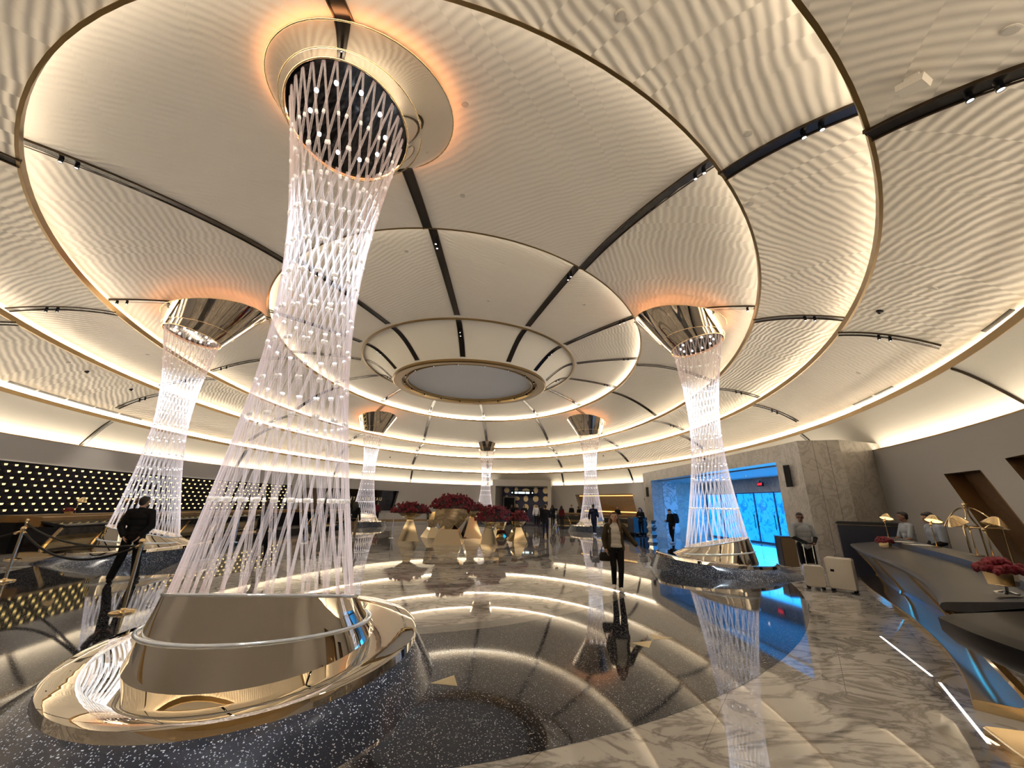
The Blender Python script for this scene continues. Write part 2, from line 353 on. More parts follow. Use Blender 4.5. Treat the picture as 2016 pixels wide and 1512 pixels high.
def build_floor():
    bm = bmesh.new(); n = 160
    pts = [el(24.6 * K * 0.72, 23.6 * K, 360 * i / n, 0) for i in range(n)]
    prism(bm, pts, -0.2, 0.0)
    struct(obj('floor', bm, M['marble']))
    def band(A0, B0, A1, B1, z, mat, t0=0, t1=360):
        bm = bmesh.new(); m = 200
        a = [el(A0, B0, t0 + (t1 - t0) * i / m, z) for i in range(m + 1)]; b = [el(A1, B1, t0 + (t1 - t0) * i / m, z) for i in range(m + 1)]
        rings(bm, [b, a], False); struct(obj('floor', bm, mat))
    band(8.05 * K, 14.6 * K, 11.03 * K, 17.36 * K, 0.002, M['terrazzo'])
    band(7.78 * K, 14.3 * K, 8.06 * K, 14.61 * K, 0.003, M['greyband'])
    band(6.3 * K, 11.35 * K, 6.6 * K, 11.7 * K, 0.002, M['greyband'])
    band(4.95 * K, 8.2 * K, 5.28 * K, 8.56 * K, 0.002, M['ringdark'])
    band(4.5 * K, 7.0 * K, 4.62 * K, 7.15 * K, 0.002, M['ringdark'])
    band(3.3 * K, 4.9 * K, 3.7 * K, 5.4 * K, 0.002, M['ringdark'])
    band(2.6 * K, 3.7 * K, 2.8 * K, 3.9 * K, 0.002, M['greyband'])
    # brass compass points set into the terrazzo
    for tri in (((-0.25, 4.71), (-0.01, 4.89), (0.03, 4.63)), ((2.31, 5.77), (2.66, 5.84), (2.49, 5.57)), ((2.70, 5.88), (2.76, 6.11), (3.02, 5.92))):
        bm = bmesh.new(); prism(bm, tri, 0.0, 0.004); struct(obj(trim(), bm, plain('satin_brass', (0.62, 0.50, 0.29), 0.3, 1.0)))
    # starburst of dark kite shapes round the planters
    for i in range(14):
        t = RIBS[i]; c = el(3.75 * K, 5.7 * K, t); d = (c - Vector((0, CY, 0))).normalized(); s = Vector((-d.y, d.x, 0))
        bm = bmesh.new(); prism(bm, [c - d * 0.45, c + s * 0.28, c + d * 0.75, c - s * 0.28], 0.0, 0.003); struct(obj('floor', bm, M['ringdark']))
    # marble disc collars round each column base

# ------------------------------------------------------------------ perimeter wall and its niches
WA, WB, WZ = RING['w']
def wall_at(px_angle, d=0.0, z=0.0): return el(WA + d, WB + d, px_angle, z)
def wall_angle(x, y):
    """angle parameter of the wall ellipse for a plan point"""
    dx, dy = x, y - CY
    a, b = dx * CP + dy * SP, -dx * SP + dy * CP
    return math.degrees(math.atan2(b / WB, a / WA) + PHI)
def hexa(bm, near, far, mat=0):
    """closed block from two matching quads"""
    a = [bm.verts.new(p) for p in near]; b = [bm.verts.new(p) for p in far]
    bm.faces.new(a[::-1]).material_index = mat; bm.faces.new(b).material_index = mat
    for i in range(4): bm.faces.new((a[i], a[(i + 1) % 4], b[(i + 1) % 4], b[i])).material_index = mat
def niche_quads(P, d0, d1):
    """P: four (x, y, z) corners on the wall; returns the same quad moved inwards / outwards along the wall normal"""
    c = sum((Vector(p) for p in P), Vector()) / 4
    e = Vector((P[1][0] - P[0][0], P[1][1] - P[0][1], 0)).normalized(); n = Vector((-e.y, e.x, 0))
    if n.dot(Vector((0, CY, 0)) - Vector((c.x, c.y, 0))) < 0: n = -n
    return [Vector(p) + n * d0 for p in P], [Vector(p) + n * d1 for p in P], n
SIGN = [(-11.55, 36.75, 2.85), (-6.75, 42.40, 2.86), (-7.05, 42.12, 0.95), (-12.1, 36.0, 0.95)]
BROWN = [(-12.95, 34.35, 2.75), (-11.75, 36.40, 2.80), (-12.2, 35.7, 1.0), (-13.15, 33.95, 1.0)]
GOLDN = [(11.3, 40.39, 2.84), (14.71, 33.98, 2.86), (14.85, 33.57, 1.0), (11.75, 39.8, 0.9)]
WEDGE = [(15.12, 32.65, 2.45), (15.20, 32.40, 2.45), (15.24, 32.25, 1.3), (15.22, 32.33, 1.3)]
RECESS = [(12.86, 9.28, 2.76), (12.20, 8.06, 2.75), (11.30, 6.55, 0.02), (12.05, 7.78, 0.02)]
RECESS2 = [(11.75, 7.27, 2.92), (9.9, 4.75, 2.95), (9.0, 3.70, 0.9), (11.0, 6.1, 0.9)]
def build_walls():
    n = 220; bm = bmesh.new()
    a = [wall_at(360 * i / n, 0, 0) for i in range(n)]
    up = Vector((0, 0, WZ - 0.16))
    o = [wall_at(360 * i / n, 0.6, 0) for i in range(n)]
    rings(bm, [a, o, [p + up for p in o], [p + up for p in a], a])
    bmesh.ops.remove_doubles(bm, verts=bm.verts, dist=1e-4)
    w = obj('wall_round', bm, M['wall'])
    cuts = []
    for P in (SIGN, BROWN, GOLDN, WEDGE, RECESS, RECESS2):
        q0, q1, nn = niche_quads(P, 0.9, -0.45); b = bmesh.new(); hexa(b, q0, q1); cuts.append(b)
    b = bmesh.new(); prism(b, [(12.0, 13.0), (20, 13.0), (20, 26.6), (12.0, 26.6)], -0.5, 3.5); cuts.append(b)
    b = bmesh.new(); prism(b, [(3.3, 40.0), (8.6, 38.6), (10.2, 48.0), (4.2, 50)], -0.5, 3.75); cuts.append(b)
    cut(w, cuts); struct(w)
    def lining(P, depth, mb, ms):
        q0, q1, nn = niche_quads(P, -0.005, -depth); bm = bmesh.new()
        a = [bm.verts.new(p) for p in q0]; c = [bm.verts.new(p) for p in q1]
        bm.faces.new(c).material_index = 0
        for i in range(4): bm.faces.new((a[i], a[(i + 1) % 4], c[(i + 1) % 4], c[i])).material_index = 1
        struct(obj('wall_niche', bm, [mb, ms])); return q1, nn
    lining(SIGN, 0.30, M['black_gloss'], M['black'])
    lining(BROWN, 0.35, M['wood'], M['wood'])
    lining(GOLDN, 0.42, M['oak'], M['gold'])
    lining(WEDGE, 0.2, M['wood'], M['black'])
    lining(RECESS, 0.40, M['wood'], M['oak'])
    lining(RECESS2, 0.40, M['oak'], M['oak'])
    # warm strips at head and foot of the golden niche
    q0, q1, nn = niche_quads(GOLDN, -0.30, -0.36)
    for zf, hgt in ((0.06, 0.07), (0.80, 0.08)):
        tl, tr, br, bl = q0; p0 = tl.lerp(bl, zf); p1 = tr.lerp(br, zf); e = (p1 - p0); p0 += e * 0.04; p1 -= e * 0.02
        bm = bmesh.new(); prism(bm, [p0, p1, p1 - nn * 0.05, p0 - nn * 0.05], p0.z - hgt / 2, p0.z + hgt / 2)
        struct(obj(trim(), bm, plain('niche_strip', (1, 0.7, 0.3), 0.5, emit=(1.0, 0.62, 0.2), es=1.7)))
    # baseboard round the hall
    bm = bmesh.new()
    for i in range(n):
        t = 360 * i / n; p = wall_at(t, -0.02)
        if (p.x > 9.5 and 6.3 < p.y < 27.5) or (2.6 < p.x < 9.3 and p.y > 39): continue
        q = wall_at(t + 360 / n, -0.02)
        vs = [bm.verts.new(v) for v in (p, q, q + Vector((0, 0, 0.12)), p + Vector((0, 0, 0.12)))]; bm.faces.new(vs)
    struct(obj('baseboard_round', bm, M['bronze']))
    # gold letters on the black panel
    cu = bpy.data.curves.new('sign_text', 'FONT'); cu.body = 'FONTAINEBLEAU'; cu.size = 0.42; cu.align_x = 'CENTER'; cu.align_y = 'CENTER'; cu.space_character = 1.45; cu.extrude = 0.01
    to = bpy.data.objects.new('tmp', cu); COL.objects.link(to); me = bpy.data.meshes.new_from_object(to); bpy.data.objects.remove(to)
    q0, q1, nn = niche_quads(SIGN, -0.25, -0.29); c = (q0[0] + q0[1] + q0[2] + q0[3]) / 4; e = (q0[1] - q0[0]).normalized()
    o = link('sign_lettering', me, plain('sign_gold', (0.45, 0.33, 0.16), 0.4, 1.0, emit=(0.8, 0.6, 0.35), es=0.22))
    e.z = 0; e.normalize(); zz = Vector((0, 0, 1))
    o.matrix_world = Matrix(((e.x, 0, nn.x, c.x), (e.y, 0, nn.y, c.y), (0, 1, 0, c.z + 0.1), (0, 0, 0, 1)))
    tag(o, 'small gold hotel name lettering across the black panel behind the reception desk', 'sign')

# the marble entrance portal on the right, with its blue lit glass doors
def build_portal():
    Z = 4.05
    PLa = Vector((12.56, 27.0)); PLb = Vector((12.42, 25.55)); PRa = Vector((11.52, 13.45)); PRb = Vector((11.36, 12.15)); PE = Vector((12.45, 11.65))
    bm = bmesh.new()
    prism(bm, [PLb, PLa, (15.3, 27.4), (15.3, 25.5)], 0, Z)
    struct(obj('wall_portal', bm, M['wallmarble']))
    bm = bmesh.new(); prism(bm, [PRb, PRa, (15.6, 13.5), (15.6, 12.3), PE], 0, Z); struct(obj('wall_portal', bm, M['wallmarble']))
    bm = bmesh.new(); prism(bm, [PRa, PLb, (13.3, 25.5), (12.4, 13.5)], 3.45, Z); struct(obj('wall_portal', bm, M['wallmarble']))
    # seam lines of the slabs
    for a, b in ((0.36, 0.37), (0.70, 0.71)):
        p = PRb.lerp(PE, a); q = PRb.lerp(PE, b); nrm = Vector((-(PE - PRb).y, (PE - PRb).x)).normalized() * -0.003
        if nrm.y > 0: nrm = -nrm
        bm = bmesh.new(); prism(bm, [p + nrm, q + nrm, q, p], 0.0, Z); struct(obj(trim(), bm, plain('seam', (0.16, 0.14, 0.12), 0.6)))
    # vestibule: soffit, fascia, side walls
    bm = bmesh.new(); prism(bm, [(12.3, 13.4), (12.9, 25.6), (16.4, 25.6), (16.4, 13.4)], 3.40, 3.55); struct(obj('ceiling', bm, plain('soffit', (0.35, 0.36, 0.38), 0.5)))
    bm = bmesh.new(); prism(bm, [(16.1, 13.4), (16.1, 25.6), (16.4, 25.6), (16.4, 13.4)], 2.66, 3.40); struct(obj('wall_portal', bm, M['wallmarble']))
    bm = bmesh.new(); prism(bm, [(13.2, 25.52), (17.2, 25.52), (17.2, 25.7), (13.2, 25.7)], 0, 3.42); struct(obj('wall_portal', bm, M['bluemarble']))
    bm = bmesh.new(); prism(bm, [(12.5, 13.4), (17.2, 13.4), (17.2, 13.5), (12.5, 13.5)], 0, 3.42); struct(obj('wall_portal', bm, M['bluemarble']))
    # glazed back wall: six bays, lit panel behind each, door leaves with pull bars
    y0, y1, n = 13.5, 25.5, 8; w = (y1 - y0) / n
    for i in range(n):
        a = y0 + i * w
        d = thing('door_%d' % (i + 1), '', 'door', (16.3, a, 0)); del d['label']; del d['category']; d['kind'] = 'structure'
        bm = bmesh.new(); box(bm, (0, w / 2, 1.33), (0.03, w - 0.06, 2.64)); pn = obj('pane', bm, M['blueglass'], d)
        bm = bmesh.new(); box(bm, (-0.03, 0.015, 1.33), (0.07, 0.03, 2.66)); box(bm, (-0.03, w - 0.015, 1.33), (0.07, 0.03, 2.66)); box(bm, (-0.03, w / 2, 2.63), (0.07, w, 0.05)); box(bm, (-0.03, w / 2, 0.04), (0.07, w, 0.08)); obj('frame', bm, plain('door_frame_blue', (0.05, 0.12, 0.3), 0.3, 0.5), d)
        for s in (0.12, w - 0.12):
            bm = bmesh.new(); tube(bm, [(-0.12, s, 0.75), (-0.12, s, 1.5)], 0.018, 8); tube(bm, [(-0.12, s, 0.85), (-0.02, s, 0.85)], 0.01, 6); tube(bm, [(-0.12, s, 1.4), (-0.02, s, 1.4)], 0.01, 6); obj('handle', bm, M['black'], pn)
    ld = bpy.data.lights.new('blue_glass_fill', 'AREA'); ld.shape = 'RECTANGLE'; ld.size = 11.5; ld.size_y = 2.5; ld.energy = 330; ld.color = (0.03, 0.35, 1.0)  # area lamp added before the panes to strengthen their blue
    o = bpy.data.objects.new('blue_glass_fill', ld); COL.objects.link(o); o.location = (16.15, 19.5, 1.4); o.rotation_euler = (PI / 2, 0, PI / 2)
    t = thing('exit_sign', 'small red lit exit sign under the marble lintel of the blue entrance', 'sign', (15.9, 19.9, 3.05), PI / 2)
    bm = bmesh.new(); box(bm, (0, 0, 0), (0.42, 0.06, 0.2)); box(bm, (0, 0, 0.14), (0.03, 0.03, 0.1)); obj('housing', bm, M['black'], t)
    cu = bpy.data.curves.new('exit_text', 'FONT'); cu.body = 'EXIT'; cu.size = 0.17; cu.align_x = 'CENTER'; cu.align_y = 'CENTER'; cu.extrude = 0.004
    to = bpy.data.objects.new('tmp', cu); COL.objects.link(to); me = bpy.data.meshes.new_from_object(to); bpy.data.objects.remove(to)
    o = link('lettering', me, plain('exit_red', (1, 0.05, 0.05), 0.5, emit=(1.0, 0.03, 0.05), es=3.0), t); o.rotation_euler = (PI / 2, 0, PI); o.location = (0, 0.034, 0); o.rotation_euler = (PI / 2, 0, PI)
    for i in range(5):
        t = thing('downlight', 'small round downlight in the soffit of the blue entrance', 'downlight', (14.6, 14.6 + i * 2.3, 3.395), 0, 'downlights in the entrance soffit')
        bm = bmesh.new(); lathe(bm, [(0.05, 0.0), (0.07, -0.012), (0.085, 0.0)], 12, cap0=False, cap1=False); obj('bezel', bm, M['black'], t)
        bm = bmesh.new(); lathe(bm, [(0.05, -0.004), (0.05, 0.004)], 12); obj('lens', bm, M['lens'], t)
    for z, p in ((2.75, PLa.lerp(PLb, 0.5)),):
        bm = bmesh.new(); box(bm, (p.x - 0.03, p.y, z), (0.03, 0.35, 0.62)); o = obj('wall_plaque', bm, M['black']); tag(o, 'narrow dark plaque high on the left jamb of the marble portal', 'plaque')
    bm = bmesh.new(); box(bm, (PRb.x - 0.02, PRb.y + 0.65, 2.9), (0.03, 0.25, 0.75)); tag(obj('wall_plaque', bm, M['black']), 'narrow dark plaque on the right jamb of the marble portal', 'plaque')

# the far portal: pale frame, corridor with a blue wall of gold ellipses
def build_far_portal():
    a = Vector((2.95, 43.3)); b = Vector((8.95, 41.2)); e = (b - a).normalized(); n = Vector((-e.y, e.x)); Z = 4.32
    def P(s, d): q = a + e * s + n * d; return (q.x, q.y)
    L = (b - a).length
    fm = plain('pale_frame', (0.42, 0.385, 0.34), 0.5)
    for s0, s1, z0, z1, d1 in ((0, 0.35, 0, Z, 3.4), (L - 0.35, L, 0, Z, 3.4), (0.35, L - 0.35, 3.66, Z, 3.4)):
        bm = bmesh.new(); prism(bm, [P(s0, 0), P(s1, 0), P(s1, d1), P(s0, d1)], z0, z1); struct(obj('wall_portal', bm, fm))
    bm = bmesh.new(); prism(bm, [P(0.35, 0.25), P(L - 0.35, 0.25), P(L - 0.35, 0.3), P(0.35, 0.3)], 3.9, Z - 0.1); struct(obj(trim(), bm, plain('frame_dark', (0.2, 0.17, 0.14), 0.5)))
    bm = bmesh.new(); prism(bm, [P(0.3, 3.2), P(L - 0.3, 3.2), P(L - 0.3, 3.4), P(0.3, 3.4)], 0, 4.3); struct(obj('wall_far', bm, plain('deep_blue_wall', (0.012, 0.02, 0.085), 0.4)))
    bm = bmesh.new(); prism(bm, [P(-0.5, 0), P(L + 0.5, 0), P(L + 0.5, 3.4), P(-0.5, 3.4)], -0.1, 0.001); struct(obj('floor', bm, M['marble']))
    gm = plain('gold_ellipse', (0.50, 0.40, 0.24), 0.3, 0.7)
    k = 0
    for r, z in enumerate((3.32, 2.42, 1.5)):
        for c in range(5):
            s = 0.85 + c * 1.13; rx, rz = ((0.30, 0.30), (0.22, 0.36), (0.42, 0.22), (0.26, 0.34), (0.32, 0.34))[(c + r) % 5]
            bm = bmesh.new(); q = Vector((*P(s, 3.19), z)); E3 = Vector((e.x, e.y, 0)); N3 = Vector((n.x, n.y, 0))
            f0 = [q + E3 * rx * math.cos(2 * PI * i / 24) + Vector((0, 0, rz * math.sin(2 * PI * i / 24))) for i in range(24)]
            rings(bm, [f0, [p - N3 * 0.04 for p in f0]], True, True, True)
            tag(obj('gold_disc', bm, gm), 'gold oval disc on the deep blue wall of the far corridor', 'wall decoration', 'gold ovals on the blue corridor wall')
    # dark door frame at the left, hanging sign with lit lettering
    bm = bmesh.new(); prism(bm, [P(0.6, 2.6), P(0.7, 2.6), P(0.7, 2.7), P(0.6, 2.7)], 0, 2.6); prism(bm, [P(1.9, 2.6), P(2.0, 2.6), P(2.0, 2.7), P(1.9, 2.7)], 0, 2.6); prism(bm, [P(0.6, 2.6), P(2.0, 2.6), P(2.0, 2.7), P(0.6, 2.7)], 2.5, 2.6); prism(bm, [P(0.7, 2.75), P(1.9, 2.75), P(1.9, 2.8), P(0.7, 2.8)], 0, 2.5, 1)
    struct(obj('door_20', bm, [plain('grey_frame', (0.22, 0.2, 0.18), 0.4), M['black']]))
    q = P(3.1, 1.2); t = thing('hanging_sign', 'black hanging sign with white lit words in the far corridor', 'sign', (q[0], q[1], 3.0), math.atan2(e.y, e.x))
    bm = bmesh.new(); box(bm, (0, 0, 0), (2.6, 0.08, 0.42)); box(bm, (-0.9, 0, 0.55), (0.03, 0.03, 0.7)); box(bm, (0.9, 0, 0.55), (0.03, 0.03, 0.7)); obj('board', bm, M['black'], t)
    lm = plain('sign_white', (0.8, 1, 1), 0.5, emit=(0.75, 0.95, 1.0), es=1.6)
    x = -0.85
    for wl in (3, 7, 4):
        bm = bmesh.new()
        for i in range(wl):
            bw = (0.085, 0.07, 0.09)[(i + wl) % 3]; box(bm, (x + bw / 2, -0.046, 0), (bw + 0.023, 0.008, 0.2)); x += bw + 0.022
        obj('lit_word', bm, lm, t); x += 0.10
    for sx in (-1.15, 1.1): bm = bmesh.new(); ball(bm, (sx, -0.05, 0), (0.075, 0.01, 0.075), 10); obj('lit_dot', bm, lm, t)
M['bluemarble'] = marble_mat('portal_side_marble', (0.72, 0.72, 0.72), (0.12, 0.12, 0.13), 0.9, 0.2, None, 0.6)
def blueglass():
    m, nt, b = nodes_of('blue_lit_glass')
    b.inputs['Base Color'].default_value = (0.02, 0.12, 0.3, 1); b.inputs['Roughness'].default_value = 0.06
    tc = N(nt, 'ShaderNodeTexCoord'); nz = N(nt, 'ShaderNodeTexNoise'); nz.inputs['Scale'].default_value = 2.2; nz.inputs['Detail'].default_value = 6; nz.inputs['Distortion'].default_value = 2.0
    nt.links.new(tc.outputs['Object'], nz.inputs['Vector'])
    rp = N(nt, 'ShaderNodeValToRGB'); rp.color_ramp.elements[0].position = 0.36; rp.color_ramp.elements[0].color = (0.0, 0.15, 0.52, 1); rp.color_ramp.elements[1].position = 0.52; rp.color_ramp.elements[1].color = (0.010, 0.31, 0.80, 1)
    nt.links.new(nz.outputs['Fac'], rp.inputs[0]); nt.links.new(rp.outputs[0], b.inputs['Emission Color']); b.inputs['Emission Strength'].default_value = BLUE
    return m
M['blueglass'] = blueglass()

# ------------------------------------------------------------------ the six crystal columns
COLS = [(-1.9, 4.63, -94.0), (7.11, 11.04, -32.7), (8.83, 27.55, 45.0), (1.96, 38.36, 83.0), (-6.94, 29.66, 127.0), (-8.97, 12.94, -156.0)]
def tring(r, z, tilt, off, k=1.0, n=64):
    return [Vector((off + r * math.cos(2 * PI * i / n), r * k * math.sin(2 * PI * i / n), z + tilt * r * math.cos(2 * PI * i / n))) * K for i in range(n)]
def lerp_ring(a, b, f): return [p.lerp(q, f) for p, q in zip(a, b)]
def column(first):
    t = thing('crystal_column', '', 'column light')
    # granite base, mirror dish, mirror cone
    dish = tring(1.534, 0.327, -0.053, -0.066, 0.946); lowd = [p + Vector((0, 0, -0.075)) for p in tring(1.545, 0.327, -0.053, -0.066, 0.946)]
    foot = tring(1.919, 0.0, 0.0, 0.13, 0.877)
    bm = bmesh.new(); rings(bm, [lowd, lerp_ring(lowd, foot, 0.5), foot], True, True, True); obj('granite_base', bm, M['granite'], t, auto=50)
    cf = tring(1.06, 0.315, -0.06, -0.06, 0.95)
    bm = bmesh.new(); rings(bm, [lowd, [p + Vector((0, 0, -0.006)) for p in dish], tring(1.50, 0.333, -0.053, -0.066, 0.946), lerp_ring(dish, cf, 0.5), cf], True, False, True); obj('mirror_dish', bm, M['mirror'], t, auto=25)
    br = tring(0.835, 0.70, 0.20, 0.035); fl_ = tring(1.075, 0.31, -0.06, -0.06, 0.95)
    bm = bmesh.new(); rings(bm, [lerp_ring(fl_, br, f) for f in (0, 0.25, 0.5, 0.75, 1)] + [tring(0.80, 0.70, 0.20, 0.035), tring(0.78, 0.66, 0.20, 0.035)], True, False, True); obj('mirror_cone', bm, M['mirror'], t, auto=30)
    bm = bmesh.new(); mr = tring(0.985, 0.47, 0.07, -0.02); mr += mr[:1]; tube(bm, mr, 0.02, 8, cap=False); obj('acrylic_ring', bm, M['tube'], t, smooth=True)
    bm = bmesh.new(); b2 = tring(0.84, 0.705, 0.20, 0.035); b2 += b2[:1]; tube(bm, b2, 0.014, 8, cap=False); obj('top_ring', bm, M['tube'], t, smooth=True)
    # head: polished cone, black plate with downlights
    lo = tring(0.80, 6.689, 0.193, 0.228, 1.03); up = tring(1.397, 7.60, -0.204, -0.235, 0.985)
    bm = bmesh.new(); prof = [lerp_ring(lo, up, f) for f in (0.0, 0.27)]; rings(bm, prof); rings(bm, [lerp_ring(lo, up, f) for f in (0.275, 0.5, 0.75, 1.0)]); obj('head_cone', bm, M['darkmirror'], t, smooth=True)
    for f, rr in ((0.27, 0.010), (0.0, 0.016), (1.0, 0.014)):
        bm = bmesh.new(); q = lerp_ring(lo, up, f); q = q + q[:1]; tube(bm, q, rr, 6, cap=False); obj('head_seam', bm, M['gold'], t, smooth=True)
    pl = tring(0.79, 6.74, 0.193, 0.222, 1.03)
    bm = bmesh.new(); rings(bm, [pl, tring(0.4, 6.76, 0.193, 0.222), tring(0.02, 6.76, 0.193, 0.222)], True, False, True); obj('black_plate', bm, M['black_gloss'], t)
    for i in range(10):
        a = 2 * PI * i / 10; c = Vector((0.222 + 0.5 * math.cos(a), 0.5 * math.sin(a), 6.735 + 0.193 * 0.5 * math.cos(a))) * K
        bm = bmesh.new(); lathe(bm, [(0.024, -0.012), (0.03, 0.0), (0.03, 0.03)], 10, c); obj('downlight', bm, M['lens'], t)
    u0 = lerp_ring(lo, up, 1.0); ctr = sum(u0, Vector()) / len(u0)
    bm = bmesh.new(); rings(bm, [[ctr + (p - ctr) * 0.95 + Vector((0, 0, dz)) for p in u0] for dz in (-0.03, 0.03)]); obj('warm_uplight', bm, M['uplight'], t)
    # acrylic rods in two counter-wound families, each with frosted joints
    n = 30; D = math.radians(114)
    def bot(a): return Vector((0.035 + 0.80 * math.cos(a), 0.80 * math.sin(a), 0.70 + 0.20 * 0.80 * math.cos(a))) * K
    def top(a): return Vector((0.225 + 0.745 * math.cos(a), 0.745 * math.sin(a), 6.73 + 0.193 * 0.745 * math.cos(a))) * K
    for fam in (1, -1):
        for i in range(n):
            a = 2 * PI * (i + (0.0 if fam > 0 else 0.13)) / n; p, q = bot(a), top(a + fam * D); d = q - p
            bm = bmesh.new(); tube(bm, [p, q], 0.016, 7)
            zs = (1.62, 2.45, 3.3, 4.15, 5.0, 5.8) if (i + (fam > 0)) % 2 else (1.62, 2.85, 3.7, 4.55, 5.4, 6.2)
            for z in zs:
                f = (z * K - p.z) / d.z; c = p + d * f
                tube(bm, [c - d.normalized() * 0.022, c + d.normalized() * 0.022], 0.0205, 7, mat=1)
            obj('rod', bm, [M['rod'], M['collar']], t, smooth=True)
    return t
COL_LABELS = ['largest crystal column of woven clear rods on a mirrored base in the foreground',
              'crystal column of clear rods beside the blue entrance and the suitcases',
              'far crystal column of clear rods in front of the golden niche',
              'farthest crystal column of clear rods rising behind the red roses beside the blue corridor',
              'far crystal column of clear rods in front of the black lettered panel',
              'crystal column of clear rods in front of the dotted light wall']
def build_columns():
    proto = column(True)
    for i, (x, y, a) in enumerate(COLS):
        o = proto if i == 0 else copy_tree(proto)
        o.location = (x * K, y * K, 0); o.rotation_euler.z = math.radians(a); o['label'] = COL_LABELS[i]; o['group'] = 'crystal columns round the hall'
        ld = bpy.data.lights.new('column_spot', 'SPOT'); ld.energy = 5500 if i in (0, 1, 5) else 2600; ld.color = (0.72, 0.88, 1.0); ld.spot_size = math.radians(34); ld.spot_blend = 0.7; ld.shadow_soft_size = 0.3
        lo_ = bpy.data.objects.new('column_spot', ld); COL.objects.link(lo_); lo_.parent = o; lo_.location = (0.2 * K, 0, 6.62 * K); lo_.rotation_euler = (0, math.radians(1.5), 0)
        ld = bpy.data.lights.new('rod_pink_fill', 'SPOT'); ld.energy = 14; ld.color = (1.0, 0.62, 0.5); ld.spot_size = math.radians(70); ld.spot_blend = 0.8; ld.shadow_soft_size = 0.2  # added lamp under the rods, gives them a pink tint
        lo_ = bpy.data.objects.new('rod_pink_fill', ld); COL.objects.link(lo_); lo_.parent = o; lo_.location = (0, 0, 0.8 * K); lo_.rotation_euler = (PI, 0, 0)

# ------------------------------------------------------------------ ceiling spotlights on the ribs, detectors, hall downlights
def build_spots():
    bm = bmesh.new(); lathe(bm, [(0.035, 0.06), (0.035, -0.06), (0.03, -0.062), (0.027, -0.05)], 12, cap0=True, cap1=False)
    body = bpy.data.meshes.new('spot_body'); bm.to_mesh(body); bm.free(); body.materials.append(M['black_gloss'])
    bm = bmesh.new(); lathe(bm, [(0.027, -0.05), (0.001, -0.048)], 12, cap0=False, cap1=False); lens = bpy.data.meshes.new('spot_lens'); bm.to_mesh(lens); bm.free(); lens.materials.append(M['lens'])
    def put(p):
        t = thing('ceiling_spotlight', 'tiny black spotlight with a bright lens, one of the pairs on the black ceiling ribs', 'spotlight', p, 0, 'spotlights on the ceiling ribs')
        for nm, me in (('body', body), ('lens', lens)):
            o = bpy.data.objects.new(nm, me); COL.objects.link(o); o.parent = t
    k = 0
    for w, t in enumerate(RIBS):
        for p, f in (('funnel', 0.6), ('p0', 0.78), ('p1', 0.86), ('p2', 0.62), ('p3', 0.42)):
            if p == 'funnel' and w % 2: continue
            if p == 'p1' and w in (0, 2, 5, 7, 9, 12): f = 0.93
            for df in (-1, 1):
                a = panel_pt(p, t, f); L = (panel_pt(p, t, 1) - panel_pt(p, t, 0)).length
                put(panel_pt(p, t, f + df * 0.11 / L) - Vector((0, 0, 0.075)))
            if p in ('p0', 'p2', 'p3') and w % 2 == (1 if p == 'p3' else 0):
                c = panel_pt(p, t, f); ld = bpy.data.lights.new('hall_spot', 'SPOT'); ld.energy = HALL; ld.color = (1.0, 0.90, 0.77); ld.spot_size = math.radians(75); ld.spot_blend = 0.6; ld.shadow_soft_size = 0.15
                o = bpy.data.objects.new('hall_spot', ld); COL.objects.link(o); o.location = c - Vector((0, 0, 0.2))
    A, B, z = RING['od']
    for i in range(18):
        p = el(A + 0.2, B + 0.2, 20 * i, z + 0.0)
        put(p - Vector((0, 0, 0.075)))

